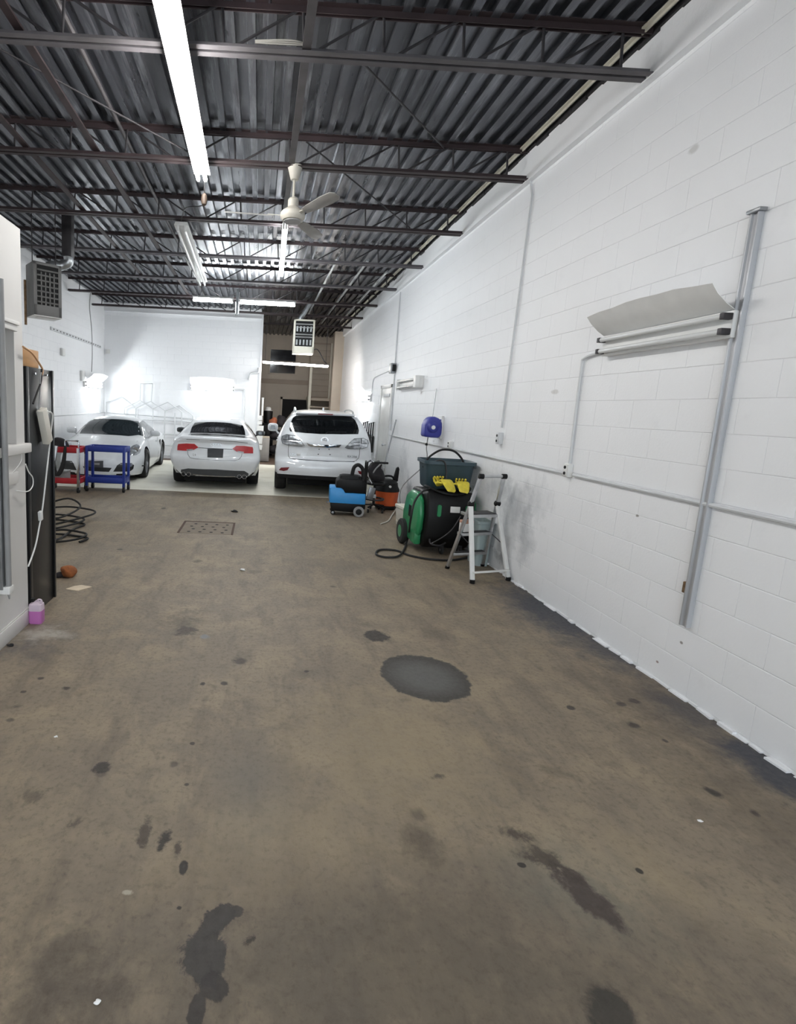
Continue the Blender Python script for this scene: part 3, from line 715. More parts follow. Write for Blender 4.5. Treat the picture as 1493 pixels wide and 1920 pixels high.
# ------------------------------------------------------------------ conduits, boxes and outlets on the walls
def run(name, label, pts, r=.012, m='conduit_paint', cat='conduit', n=8):
    o0 = Vector(pts[0]); o = B().tube([Vector(p) - o0 for p in pts], r, n).build(name, m); o.location = o0
    return tag(o, label, cat)
zc = 1.205
run('wall_conduit', 'white conduit along the right wall from the double outlet to the frame edge', [(XR - .015, 4.14, zc), (XR - .015, 2.0, zc)], .014)
run('wall_conduit', 'white conduit along the right wall between hose reel and double outlet', [(XR - .015, 10.1, zc), (XR - .015, 4.26, zc)], .014)
p0, p1 = wr(1003, 345), wr(942, 812)
run('wall_conduit', 'thin conduit dropping from the joist to the wall socket', [(XR - .02, 5.46, ZJ - .01), (XR - .015, p0.y, 3.9), (XR - .015, p1.y, p1.z + .06)], .009)
run('wall_conduit', 'thin conduit dropping from ceiling to the grey switch box', [(XR - .02, 10.22, 4.0), (XR - .015, 10.2, 2.6)], .012)
run('wall_conduit', 'thin conduit running down from the switch box beside the door', [(XR - .015, 10.17, 2.45), (XR - .015, 10.14, 1.3)], .012)
run('wall_conduit', 'thin conduit bent from the switch box down to the lit right wall light', spline([(XR - .015, 10.3, 2.52), (XR - .015, 11.6, 2.47), (XR - .015, 12.05, 2.4), (XR - .015, 12.1, 2.05)], 5), .01)
run('wall_conduit', 'white conduit bent from the unlit hooded wall light down to the outlet', spline([(XR - .02, yc + LW / 2, 2.2), (XR - .02, 4.19, 2.17), (XR - .018, 4.22, 2.05), (XR - .016, 4.21, 1.28)], 5), .011)
run('wall_conduit', 'thin conduit along the left wall behind the coupe', [(XL + .015, 9.9, 1.22), (XL + .015, YB - .02, 1.27)], .012)
run('wall_conduit', 'thin conduit along the back wall behind the tube racks', [(XL + .02, YB - .015, 1.27), (-1.9, YB - .015, 1.2)], .012)
run('wall_conduit', 'conduit loop dropping beside the lit back wall light', spline([(-.75, YB - .015, 2.1), (-.52, YB - .015, 2.1), (-.46, YB - .015, 2.02), (-.44, YB - .015, 1.15)], 5), .02)
run('wall_conduit', 'short bent conduit high on the back wall corner', spline([(-.08, YB - .03, 2.75), (-.1, YB - .03, 2.62), (-.3, YB - .03, 2.58), (-.36, YB - .03, 2.4)], 5), .03)
run('wall_conduit', 'vertical conduit below the lit left wall light', [(XL + .015, 14.35, 1.9), (XL + .015, 14.35, 1.25)], .012)
cpt = [ay(x_, y_, Y_) for x_, y_, Y_ in ((170, 552, 12.03), (168, 575, 12.3), (172, 620, 12.9), (173, 660, 13.3), (172, 697, 13.6))]; cpt[0].z = ZJ
run('hanging_wire', 'grey cord hanging down to the lit left wall light', spline([(c.x, c.y, c.z) for c in cpt], 6), .01, 'grey_plastic', 'wire')
def wbox(name, label, cat, loc, rz, w, h, d, m, extra=None):
    t = thing(name, label, cat, loc, rz)
    B().box(-w / 2, w / 2, -d, 0, -h / 2, h / 2).build('box', m, t, bevel=.006)
    B().box(-w / 2 + .01, w / 2 - .01, -d - .005, -d, -h / 2 + .01, h / 2 - .01).build('cover_plate', m, t, bevel=.002)
    if extra: extra(t, w, h, d)
    return t
def slots(t, w, h, d):
    for z in (-h * .22, h * .22): B().cyl((0, -d - .004, z), (0, -d - .009, z), .014, 12).build('socket', 'black_plastic', t)
p = wr(1070, 882)
wbox('wall_outlet', 'white double outlet box on the conduit below the unlit hooded light', 'outlet', (XR, p.y, p.z), -math.pi / 2, .07, .115, .045, 'white_metal', slots)
p = wr(941, 822)
wbox('wall_outlet', 'small outlet box at the end of the thin dropped conduit', 'outlet', (XR, p.y, p.z), -math.pi / 2, .07, .13, .05, 'conduit_paint', slots)
p = wr(848, 834)
wbox('wall_outlet', 'white outlet box below the blue hose reel', 'outlet', (XR, p.y, p.z), -math.pi / 2, .09, .1, .05, 'white_metal', slots)
def lever(t, w, h, d): B().box(w / 2, w / 2 + .05, -d * .8, -d * .2, -.06, .07).build('lever', 'black_plastic', t, bevel=.004)
wbox('switch_box', 'grey metal switch box on the right wall above the door', 'switch box', (XR, 10.22, 2.53), -math.pi / 2, .14, .2, .1, 'steel_bare', lever)
p = at(115, 660, 0, XL)
wbox('wall_box', 'small white box on the left wall below the slotted rail', 'box', (XL, p.y, p.z), math.pi / 2, .16, .16, .06, 'white_metal')
wbox('wall_box', 'small white box high in the back left corner', 'box', (XL + .1, YB, 3.0), 0, .12, .12, .06, 'white_metal')
wbox('wall_box', 'small box behind the lit left wall light', 'box', (XL, 12.9, 2.2), math.pi / 2, .2, .25, .06, 'white_metal')
# slotted rail on the left wall
p0, p1 = at(94, 616, 0, XL), at(188, 650, 0, XL)
t = thing('slotted_rail', 'slotted white rail fixed high along the left wall', 'rail', (XL, p0.y, 3.08))
L = p1.y - p0.y
B().box(0, .03, 0, L, -.035, .035).build('rail', 'conduit_paint', t, bevel=.003)
me = B().box(.028, .033, -.03, .03, -.012, .012).mesh('slot', smooth=False)
for k in range(18):
    o = link('slot', me, 'dark_metal', t); o.location = (0, .12 + k * (L - .24) / 17, 0)
# bent tube racks on the back wall
zz = zm(180, 560, 4.666)
t = thing('tube_rack', 'white bent tube frames leaning against the back wall behind the coupe', 'rack', (-3.0, YB - .1, 0))
paths = [[(90, 1010), (90, 908), (225, 858), (350, 955), (340, 1010)], [(248, 1010), (250, 955), (385, 890), (500, 965), (495, 1180)],
         [(340, 960), (480, 898), (605, 980), (595, 1180)], [(495, 965), (628, 905), (750, 990), (755, 1300)], [(600, 985), (730, 935), (850, 1025), (850, 1300)],
         [(385, 890), (390, 745), (495, 745), (485, 900)], [(690, 1000), (690, 1330)], [(365, 970), (365, 1330)]]
for k, pth in enumerate(paths):
    pts = [ay(*zz(*q), YB - .06 - .03 * (k % 4)) for q in pth]
    pts = [Vector((q.x + 3.0, q.y - YB + .1, max(q.z, .05))) for q in pts]
    if k < 5: pts[0].z = pts[0].z; pts[-1].z = .03
    B().tube(pts, .016, 8).build('tube_frame', 'conduit_paint', t)
for zr_, xa, xb in ((1.12, -1.35, 1.3), (.72, -1.2, 1.3), (.4, -1.2, 1.3), (.1, -1.2, 1.3)):
    B().tube([(xa, 0, zr_), (xb, 0, zr_)], .02, 8).build('cross_bar', 'conduit_paint', t)
# ------------------------------------------------------------------ door in the right wall
door = struct(B().box(XR - .015, XR + T, 10.30, 10.38, 0, 2.23).box(XR - .015, XR + T, 11.16, 11.24, 0, 2.23).box(XR - .015, XR + T, 10.30, 11.24, 2.16, 2.23).build('door_1', 'white_metal', bevel=.004))
B().box(XR + .0, XR + T, 10.38, 11.16, 0.01, 2.16).build('leaf', 'white_metal', door, bevel=.003)
B().box(XR - .02, XR + .0, 10.44, 10.9, 1.98, 2.04).build('closer', 'conduit_paint', door, bevel=.004)
B().cyl((XR, 10.46, .98), (XR - .05, 10.46, .98), .012, 10).lathe([(.01, -.085), (.028, -.08), (.03, -.06), (.012, -.05)], 14, (XR, 10.46, .98), 'x').build('knob', 'chrome', door)

# ------------------------------------------------------------------ rear bay
a, c = ay(508, 655, YR), ay(553, 701, YR)
mat('dark_glass', rgb(22, 20, 24), 0.1, coat=0.4)
win = struct(B().box(a.x - .06, c.x + .06, YR - .03, YR, c.z - .06, c.z).box(a.x - .06, c.x + .06, YR - .03, YR, a.z, a.z + .06)
             .box(a.x - .06, a.x, YR - .03, YR, c.z, a.z).box(c.x, c.x + .06, YR - .03, YR, c.z, a.z).box(a.x, c.x, YR - .03, YR, (a.z + c.z) / 2 - .05, (a.z + c.z) / 2 + .02).build('window_1', 'beige', bevel=.004))
zm_ = (a.z + c.z) / 2
B().box(a.x, c.x, YR - .012, YR, zm_ + .02, a.z).build('pane', 'dark_glass', win, smooth=False)
B().box(a.x, c.x, YR - .012, YR, c.z, zm_ - .05).build('pane', 'dark_glass', win, smooth=False)
a, c = ay(530, 748, YR), ay(577, 748, YR)
dr = struct(B().box(a.x, c.x, YR - .02, YR, 0, a.z).build('door_2', 'void', smooth=False))
B().box(a.x - .08, a.x, YR - .035, YR, 0, a.z + .08).box(c.x, c.x + .08, YR - .035, YR, 0, a.z + .08).box(a.x - .08, c.x + .08, YR - .035, YR, a.z, a.z + .08).build('door_frame', 'beige', dr, bevel=.004)
struct(B().box(-.06, XR, YR - .03, YR, 2.55, 2.72).build('trim_5', 'beige_dark', bevel=.004))
# stairs
sx0, sx1 = 1.78, 2.56
st = thing('staircase', 'beige open-riser stair climbing to the rear wall landing', 'stairs', (0, 16.6, 0))
for k in range(8):
    z = .25 * (k + 1); y = .24 * k
    B().box(sx0, sx1, y, y + .27, z - .045, z).build('tread', 'beige', st, bevel=.004)
for x in (sx0 - .05, sx1):
    B().prism([(0, 0), (.25, 0), (2.3, 1.95), (2.3, 2.1), (1.9, 2.1), (-.06, .2)], 'x', x, x + .05).build('stringer', 'heater_cream', st)
B().box(sx0 - .06, sx0 + .03, 1.55, 1.64, .2, 3.15).build('newel_post', 'heater_cream', st, bevel=.006)
B().box(sx0, sx1, 1.9, 2.97, 1.98, 2.06).build('landing', 'beige', st, bevel=.004)
B().lathe([(.05, -.03), (.055, 0), (.04, .05), (.01, .07)], 12, (sx0 - .015, 1.6, 3.16)).build('post_cap', 'black_plastic', st)
for ch in st.children: ch.location.x -= 2.17
st.location.x = 2.17
a, c = ay(582, 645, YR), ay(618, 752, YR)
pd = struct(B().box(a.x, c.x, YR - .05, YR, 2.07, 4.15).build('door_3', 'beige_dark', smooth=False))
for k in range(9):
    z = 2.12 + k * .22
    B().box(a.x + .05, c.x - .1, YR - .065, YR - .05, z, z + .205).build('slat', 'beige', pd, bevel=.004)
B().box(c.x - .08, c.x, YR - .08, YR, 2.07, 4.15).build('jamb', 'heater_cream', pd, bevel=.004)
# clutter by the rear opening
mat('paper', rgb(228, 228, 226), 0.7, var=0.04)
mat('grey_panel', rgb(150, 146, 142), 0.6, var=0.08)
mat('orange_brown', rgb(150, 84, 56), 0.7, var=0.3, scale=14)
mat('dark_cloth', rgb(34, 31, 34), 0.85, var=0.3, scale=12, bump=0.6, bscale=18)
cb = thing('grey_cabinet', 'low grey panel cabinet just behind the back wall corner', 'cabinet', (.1, 15.05, 0))
B().box(-.12, .24, 0, .5, .02, .72).build('body', 'grey_panel', cb, bevel=.008)
B().box(-.11, .23, -.012, 0, .05, .69).build('door', 'grey_panel', cb, bevel=.004)
B().box(-.12, .24, 0, .5, .72, .76).build('top', 'beige', cb, bevel=.006)
pl = ['round-marked white notice on the corner post, topmost', 'white notice second from top on the corner post', 'long white notice third from top on the corner post', 'white notice fourth from top on the corner post', 'white notice lowest on the corner post']
o = struct(B().box(-.06, .0, YB - .02, YB + .3, 0, ZC - .1).build('trim_6', Wm.m, bevel=.004))
for k, (y0, y1, xo) in enumerate(((779, 788, 0), (789, 796, 0), (798, 811, .05), (812, 832, .03), (834, 843, .03))):
    z1, z0 = ay(487, y0, YB - .03).z, ay(487, y1, YB - .03).z
    o = B().box(-.07, .07 + xo, 0, .004, z0, z1, rot=Matrix.Rotation(.05 * (k - 2), 3, 'Y')).build('notice_sheet', 'paper'); o.location = (.02, YB - .03, 0)
    tag(o, pl[k], 'notice', 'notices on the back wall corner post')
o = B().cyl((0, 0, 0), (0, 0, .5), .028, 12).cyl((0, 0, .5), (0, 0, .53), .035, 12).build('white_tube', 'white_metal'); o.location = (.08, YB + .02, 1.38); tag(o, 'white tube standing upright at the back wall corner', 'tube')
tr = thing('storage_shelf', 'black shelving with piled gear in the rear bay', 'shelf', (.55, 16.2, 0))
for x in (-.25, .35):
    for y in (0, .4): B().box(x - .02, x + .02, y - .02, y + .02, 0, 1.25).build('post', 'black_plastic', tr)
for z in (.15, .6, 1.02): B().box(-.27, .37, -.02, .42, z, z + .03).build('shelf_board', 'black_plastic', tr, bevel=.004)
def lump(name, label, cat, loc, s, m, seed, amp=.18, parent=None):
    rnd = random.Random(seed); bm = bmesh.new(); bmesh.ops.create_icosphere(bm, subdivisions=3, radius=1)
    ph = [(rnd.uniform(1, 4), rnd.uniform(1, 4), rnd.uniform(1, 4), rnd.uniform(0, 6)) for _ in range(6)]
    for v in bm.verts:
        d = 1 + amp * sum(math.sin(a * v.co.x + b_ * v.co.y + c_ * v.co.z + e) for a, b_, c_, e in ph) / 3
        v.co = Vector((v.co.x * s[0], v.co.y * s[1], v.co.z * s[2])) * d
    zmin = min(v.co.z for v in bm.verts)
    for v in bm.verts: v.co.z = max(v.co.z, zmin * .7) - zmin * .7
    b = B(); b.bm.free(); b.bm = bm; o = b.build(name, m, parent, ang=80); o.location = loc
    if label: tag(o, label, cat)
    return o
lump('gear_bag', 'orange-brown bag on the black shelving in the rear bay', 'bag', (.45, 16.3, 1.05), (.13, .12, .16), 'orange_brown', 3)
lump('gear_bag', 'dark bundle on the middle shelf in the rear bay', 'bag', (.6, 16.4, .63), (.26, .18, .18), 'dark_cloth', 4)
lump('gear_bag', 'dark bundle on top beside the orange-brown bag', 'bag', (.72, 16.4, 1.05), (.16, .14, .2), 'dark_cloth', 5)
lump('gear_bag', 'dark bundle on the bottom shelf in the rear bay', 'bag', (.6, 16.4, .18), (.26, .18, .16), 'dark_cloth', 6)
o = B().lathe([(.12, 0), (.15, .02), (.16, .4), (.15, .42)], 18).build('black_bin', 'black_plastic'); o.location = (.3, 17.4, 1.1)
tag(o, 'black bin raised on a dark stand in the rear bay', 'bin')
o = B().box(-.2, .2, -.2, .2, 0, 1.1).box(-.22, .22, -.22, .22, 1.06, 1.1).build('bin_stand', 'black_plastic', bevel=.006); o.location = (.3, 17.4, 0); tag(o, 'dark stand under the black bin in the rear bay', 'stand')
o = B().lathe([(.15, 0), (.16, .012), (.1, .02), (.09, .1), (.05, .13), (.005, .135)], 20).build('white_hat', 'paper'); o.location = (.3, 17.4, 1.52); tag(o, 'white brimmed hat resting on the black bin', 'hat')

# ------------------------------------------------------------------ left side: cabinet, cords
mat('cabinet_black', rgb(30, 31, 33), 0.28, 0.1, var=0.12, scale=3)
cab = thing('black_cabinet', 'tall black metal cabinet standing at the partition end', 'cabinet', (XP - .3, 3.8, 0))
B().box(-.3, .29, -.235, .235, 0, 1.85).build('body', 'cabinet_black', cab, bevel=.004)
B().box(.29, .302, .21, .236, 0, 1.85).build('edge_strip', 'cabinet_black', cab, bevel=.002)
B().box(.29, .305, -.236, -.2, 0, 1.85).build('edge_strip', 'cabinet_black', cab, bevel=.002)
for y in (-.08, .12): B().cyl((.288, y, 1.81), (.3, y, 1.81), .008, 10).build('screw', 'chrome', cab)
mat('plywood', rgb(176, 134, 88), 0.65, var=0.2, scale=4, stretch=(1, 1, 6))
o = B().box(-.28, 0, -.0, .28, 0, .125).build('wooden_board', 'plywood', bevel=.004); o.location = (XP - .02, 3.54, 1.851); tag(o, 'brown plywood board resting on the black cabinet', 'board')
mat('beige_plastic', rgb(200, 196, 186), 0.5, var=0.05)
ps = thing('power_strip', 'beige power strip hanging on the black cabinet side', 'power strip', (XP + .005, 3.79, 1.43))
rx = Matrix.Rotation(math.radians(22), 4, 'X')
B().box(0, .05, -.042, .042, -.135, .135).xf(rx).build('body', 'beige_plastic', ps, bevel=.006)
for k in range(4): B().box(.012, .036, .041, .044, -.1 + k * .055, -.07 + k * .055).xf(rx).build('outlet', 'black_plastic', ps)
B().box(.015, .04, .042, .075, .07, .1).xf(rx).build('plug', 'white_metal', ps, bevel=.004)
X1 = XP + .03
q = lambda x, y, X=X1: at(x, y, 0, X)
cord = run('extension_cable', 'white cord hanging from the power strip down to the partition', spline([q(90, 772, X1 + .03), q(98, 778), q(95, 815), q(88, 880), q(80, 950), q(74, 985), q(66, 1025), q(53, 1062)], 6), .006, 'white_metal', 'cord')
p = q(76, 967) - cord.location
B().box(-.012, .012, -.02, .02, -.035, .035).xf(Matrix.Translation(p) @ Matrix.Rotation(.12, 4, 'X')).build('inline_switch', 'white_metal', cord, bevel=.004)
mat('orange_cord', rgb(196, 150, 108), 0.5)
run('tan_cable', 'tan cord arching over the plywood board to the cabinet', spline([q(43, 650), q(60, 662), q(74, 682), q(80, 694), q(78, 704)], 6), .007, 'orange_cord', 'cord')
run('black_cable', 'black cord hanging down the top of the cabinet side', spline([q(78, 692), q(77, 715), q(70, 735), q(62, 757)], 6), .007, 'black_plastic', 'cord')
run('grey_cable', 'grey cord from the cabinet top into the power strip', spline([q(80, 694), q(76, 705), q(75, 735), q(73, 768)], 6), .005, 'grey_plastic', 'cord')
run('thin_cable', 'thin white cable looping out past the partition sill', spline([at(28, 838, 0, XP + .02), at(40, 852, 0, XP + .02), at(38, 868, 0, XP + .02), at(20, 890, 0, XP + .01)], 6), .0025, 'white_metal', 'cable')
run('thin_cable', 'thin white cable loop hanging beside the cabinet below the sill', spline([q(48, 870), q(54, 885), q(61, 895), q(62, 908), q(57, 918), q(48, 922), at(30, 920, 0, XP + .012)], 6), .004, 'white_metal', 'cable')
# pink jug
mat('jug_plastic', rgb(226, 208, 222), 0.35, trans=0.25)
mat('pink_liquid', rgb(186, 112, 176), 0.3, var=0.05)
jg = thing('pink_jug', 'clear plastic jug half full of pink liquid by the baseboard', 'jug', (-1.572, 3.53, 0))
jg.scale = (.78, .78, .78)
def rr_loft(levels, r, n=4):
    return [[(x, y, z) for x, y in rrect(-a, a, -c_, c_, r * min(a, c_))] for a, c_, z in levels]
B().loft(rr_loft([(.058, .045, 0), (.062, .05, .015), (.062, .05, .125)], .5)).build('liquid', 'pink_liquid', jg)
B().loft(rr_loft([(.062, .05, .126), (.062, .05, .16), (.058, .046, .185), (.03, .025, .2), (.018, .018, .205), (.018, .018, .21)], .5)).build('upper_shell', 'jug_plastic', jg)
B().cyl((-.03, 0, .205), (-.03, 0, .235), .02, 14).build('cap', 'black_plastic', jg)
B().tube(spline([(0, 0, .205), (.02, 0, .225), (.045, 0, .22), (.052, 0, .19)], 5), .008, 8).build('handle', 'jug_plastic', jg)
# floor bits
mat('cardboard', rgb(206, 190, 166), 0.8, var=0.08)
p = fl(148, 1102); o = B().prism([(-.1, -.05), (.02, -.075), (.105, .03), (.0, .06), (-.05, .03)], 'z', 0.0, .004).build('cardboard_scrap', 'cardboard', smooth=False); o.location = p; tag(o, 'pale cardboard scrap lying on the concrete', 'scrap')
mat('mitt', rgb(140, 82, 42), 0.9, var=0.35, scale=20, bump=0.9, bscale=50)
mt = thing('wash_mitt', 'brown fuzzy wash mitt on the floor beside the cabinet', 'mitt', (-1.735, 4.53, 0))
lump('pile', None, None, (.02, 0, .0), (.075, .075, .06), 'mitt', 11, .12, mt)
lump('lining', None, None, (-.05, -.03, 0), (.045, .04, .025), 'dark_cloth', 12, .12, mt)
for k, (x, y, sz, lb) in enumerate(((440, 960, .05, 'small black crumpled bit on the floor beyond the drain cover'), (455, 1070, .028, 'pale chip on the floor in front of the drain cover'), (20, 1211, .022, 'small black lump on the floor by the baseboard'),
                                    (1313, 1540, .011, 'white scrap on the dark floor near the right wall'), (183, 1880, .009, 'white chip on the dark floor at lower left'), (105, 1382, .009, 'white chip on the floor near the left edge'))):
    p = fl(x, y); lump('floor_scrap', lb, 'scrap', p, (sz, sz * .6, sz * .4), 'rubber' if k in (0, 2) else 'paper', 20 + k, .3)
# drain cover
mat('drain_concrete', rgb(116, 104, 89), 0.7, var=0.12, bump=0.3)
dc = thing('drain_cover', 'rusty framed square drain cover set in the floor', 'drain cover', (-.63, 6.62, 0))
b = B()
for bx in ((-.36, .36, .3, .335), (-.36, -.33, -.34, .335), (.33, .36, -.34, .335)): b.box(*bx, .0, .004)
b.build('frame', mat('rust_dark', rgb(74, 54, 42), .8, var=.3, scale=20), dc, smooth=False)
B().box(-.325, .325, -.335, .295, .0, .003).build('plate', 'drain_concrete', dc, smooth=False)
me = B().lathe([(.022, .003), (.022, .0045)], 10).mesh('hole', smooth=False)
for r_ in range(4):
    for c_ in range(4):
        o = link('hole', me, 'void', dc); o.location = (-.22 + c_ * .145 + (.04 if r_ % 2 else 0), -.26 + r_ * .145, 0)
# black hose coil behind the cabinet
pts = []
for cx_, cy_, rx_, ry_, z_ in ((-2.3, 5.72, .36, .17, .014), (-2.28, 5.78, .3, .22, .04), (-2.62, 6.35, .42, .26, .014), (-2.66, 6.5, .4, .3, .04), (-2.6, 6.7, .42, .35, .1)):
    for k in range(8): pts.append((cx_ + rx_ * math.cos(k * math.pi / 4 - .6), cy_ + ry_ * math.sin(k * math.pi / 4 - .6), z_ + .01 * (k % 2)))
pts += [(-2.42, 6.85, .16), (-2.65, 7.0, .24), (-3.0, 7.05, .12), (-3.2, 7.1, .02)]
o = B().tube(spline(pts, 5), .013, 7).build('hose_coil', 'rubber'); tag(o, 'black hose coiled on the floor behind the black cabinet', 'hose')
p0, p1 = at(108, 946, 1, 6.9), at(118, 946, 1, 6.9)
# ------------------------------------------------------------------ carts
mat('cart_blue', rgb(30, 54, 140), 0.4, var=0.06)
mat('cart_red', rgb(176, 36, 46), 0.4, var=0.08)
def cart(label, loc, rz, W, Dp, top, m, post, low=.16):
    t = thing('service_cart', label, 'cart', loc, rz)
    for z, h in ((low, .1), (top - .1, .1)):
        b = B(); b.box(-W / 2, W / 2, -Dp / 2, Dp / 2, z, z + .012)
        b.box(-W / 2, W / 2, -Dp / 2, -Dp / 2 + .015, z, z + h).box(-W / 2, W / 2, Dp / 2 - .015, Dp / 2, z, z + h)
        b.box(-W / 2, -W / 2 + .015, -Dp / 2, Dp / 2, z, z + h).box(W / 2 - .015, W / 2, -Dp / 2, Dp / 2, z, z + h)
        b.build('tray', m, t, bevel=.004)
    for x in (-W / 2 + .02, W / 2 - .02):
        for y in (-Dp / 2 + .02, Dp / 2 - .02):
            B().box(x - .022, x + .022, y - .022, y + .022, .1, top - .01).build('post', post, t, bevel=.004)
            cs = B().cyl((x - .018, y, .05), (x + .018, y, .05), .05, 16).build('caster', 'rubber', t)
            B().box(x - .026, x + .026, y - .012, y + .03, .05, .13).build('caster_fork', 'steel_bare', cs, bevel=.003)
    return t
bc = cart('blue two-tray service cart in front of the white coupe', (-2.71, 9.1, 0), .0, .7, .36, .82, 'cart_blue', 'cart_blue')
o = B().loft(rr_loft([(.14, .08, 0), (.13, .075, .015), (.06, .04, .03), (.02, .02, .06)], .5)).build('rag', 'paper'); o.location = (-2.62, 9.08, .735); tag(o, 'crumpled white rag in the top tray of the blue cart', 'rag')
rc = cart('red two-tray service cart with chrome handle beside the black cabinet', (-3.39, 8.9, 0), .0, .6, .42, .8, 'cart_red', 'chrome')
B().tube(spline([(.29, -.19, .8), (.29, -.19, .88), (.27, -.19, .91), (.1, -.19, .915), (.06, -.19, .9), (.055, -.19, .8)], 5), .014, 8).build('handle', 'chrome', rc)
b = B()
for k in range(3): b.tube(spline([(-3.62 + .04 * k, 8.68, .82), (-3.58 + .05 * k, 8.62, .45), (-3.45 + .02 * k, 8.6, .32), (-3.36 + .02 * k, 8.62, .5), (-3.32, 8.69, .82)], 6), .022, 8)
o = b.build('black_hose', 'rubber'); tag(o, 'black hose hanging in a loop over the red cart', 'hose')
lump('polisher_bundle', 'black and white tool bundle in the top tray of the red cart', 'tool', (-3.52, 8.85, .72), (.2, .14, .13), 'dark_cloth', 31)
o = B().tube(spline([(-3.6, 8.58, .82), (-3.56, 8.56, .5), (-3.5, 8.56, .38), (-3.46, 8.56, .6), (-3.44, 8.6, .82)], 6), .03, 8).build('silver_duct', 'alu'); tag(o, 'silver flexible duct hanging in front of the red cart', 'duct')
o = B().box(-.16, .16, -.12, .12, 0, .16).box(-.165, .165, -.125, .125, .16, .2).build('tool_case', 'grey_plastic', bevel=.01); o.location = (-3.5, 8.85, .173); tag(o, 'grey tool case in the lower tray of the red cart', 'case')

# ------------------------------------------------------------------ right side: ladder
Bm, Rm = Vector((2.345, 5.32, 0)), Vector((2.42, 4.86, 0)); u = Vector((.955, .296, 0)).normalized()
f = (Rm - Bm)
ld = thing('step_ladder', 'folding aluminium step ladder with three steps by the right wall', 'ladder', (0, 0, 0))
def railp(t_z, side, top=1.05):
    s = t_z / top; hw = .235 + (.145 - .235) * s
    return Bm + f * (.66 * s) + u * (side * hw) + Vector((0, 0, t_z))
def flat_bar(b, p0, p1, wd, th):
    d = p1 - p0; L = d.length; q_ = d.to_track_quat('Z', 'Y'); m = Matrix.Translation(p0) @ q_.to_matrix().to_4x4()
    bb = B(); bb.box(-wd / 2, wd / 2, -th / 2, th / 2, 0, L); bb.xf(m)
    me = bb.mesh('t', bevel=.003); b.bm.from_mesh(me); bpy.data.meshes.remove(me)
for sd in (-1, 1):
    b = B(); flat_bar(b, railp(.01, sd), railp(1.05, sd), .035, .028); b.build('rail', 'alu', ld)
    hp = railp(.76, sd); foot = Rm + u * (sd * .225) + Vector((0, 0, .012))
    b = B(); flat_bar(b, foot, hp, .045, .025); b.build('rear_leg', 'white_metal', ld)
    B().cyl(foot + Vector((0, 0, -.012)), foot + Vector((0, 0, .025)), .026, 10).build('foot', 'black_plastic', ld)
    B().cyl(railp(0, sd), railp(.03, sd), .024, 10).build('foot', 'black_plastic', ld)
    B().lathe([(.018, -.03), (.03, -.02), (.03, .02), (.018, .03)], 12, hp, 'x').build('hinge', 'black_plastic', ld)
    B().lathe([(.015, -.025), (.027, -.02), (.027, .025), (.012, .03)], 12, railp(1.06, sd), 'x').build('corner_cap', 'black_plastic', ld)
    b = B(); flat_bar(b, railp(.42, sd), foot.lerp(hp, .45), .012, .006); b.build('brace', 'dark_metal', ld)
b = B(); b.cyl(railp(1.06, -1), railp(1.06, 1), .016, 12); b.build('handle', 'alu', ld)
for z, dp in ((.18, .07), (.42, .09), (.64, .2)):
    a, c = railp(z, -1), railp(z, 1); n_ = f.normalized()
    b = B()
    o_ = [a - n_ * dp * .6, c - n_ * dp * .6, c + n_ * dp * .4, a + n_ * dp * .4]
    b.loft([[p + Vector((0, 0, -.02)) for p in o_], [p + Vector((0, 0, .012)) for p in o_]]); stp = b.build('step', 'alu', ld, bevel=.004)
    i_ = [p.lerp(sum(o_, Vector()) / 4, .12) for p in o_]
    b = B(); b.loft([[p + Vector((0, 0, .012)) for p in i_], [p + Vector((0, 0, .016)) for p in i_]]); b.build('tread_mat', 'dark_metal', stp)
b = B(); flat_bar(b, Rm + u * -.22 + Vector((0, 0, .11)), Rm + u * .22 + Vector((0, 0, .11)), .035, .012); b.build('cross_bar', 'white_metal', ld)
mat('box_label', rgb(196, 150, 128), 0.6, var=0.1)
for ch in ld.children: ch.location -= Bm
ld.location = Bm
tb = thing('small_carton', 'small white and brown carton standing on the ladder step', 'carton', (2.27, 5.2, .437), math.radians(17))
B().box(-.07, .05, -.04, .04, 0, .09).build('carton', 'paper', tb, bevel=.003)
B().box(-.071, .051, -.041, .041, .09, .12).build('lid', 'box_label', tb, bevel=.003)

# ------------------------------------------------------------------ green scrubber with tub
mat('machine_green', rgb(40, 130, 82), 0.35, var=0.06, coat=0.2)
mat('tub_teal', rgb(48, 68, 76), 0.45, var=0.06)
gm = thing('floor_scrubber', 'black and green cleaning machine behind the step ladder', 'cleaning machine', (2.27, 6.02, 0))
prof_ = [(-.2, .07), (-.3, .2), (-.33, .45), (-.31, .66), (-.26, .77), (-.12, .74), (.02, .76), (.3, .74), (.36, .45), (.34, .12), (.25, .07)]
B().prism(prof_, 'x', -.27, .3).build('body', 'black_plastic', gm, bevel=.04, seg=3)
rim = [(.02 + .26 * math.cos(a_), -.12 + .2 * math.sin(a_), .775 + .03 * math.cos(2 * a_)) for a_ in [2 * math.pi * k / 28 for k in range(28)]]
B().tube(rim, .016, 8, closed=True).build('bowl_rim', 'black_plastic', gm)
sh = [(-.17, .16), (-.25, .3), (-.27, .5), (-.22, .66), (-.1, .73), (.12, .72), (.27, .64), (.36, .42), (.36, .2), (.28, .1), (-.05, .1)]
B().prism(sh, 'x', -.35, -.27).build('side_cover', 'machine_green', gm, bevel=.035, seg=3)
B().prism([(y_ * .9, z_ * .9 + .04) for y_, z_ in sh], 'x', .3, .36).build('side_cover', 'machine_green', gm, bevel=.03, seg=3)
B().prism(rrect(-.05, .1, .34, .62, .06), 'x', -.36, -.345).build('vent_panel', 'machine_green', gm, bevel=.008)
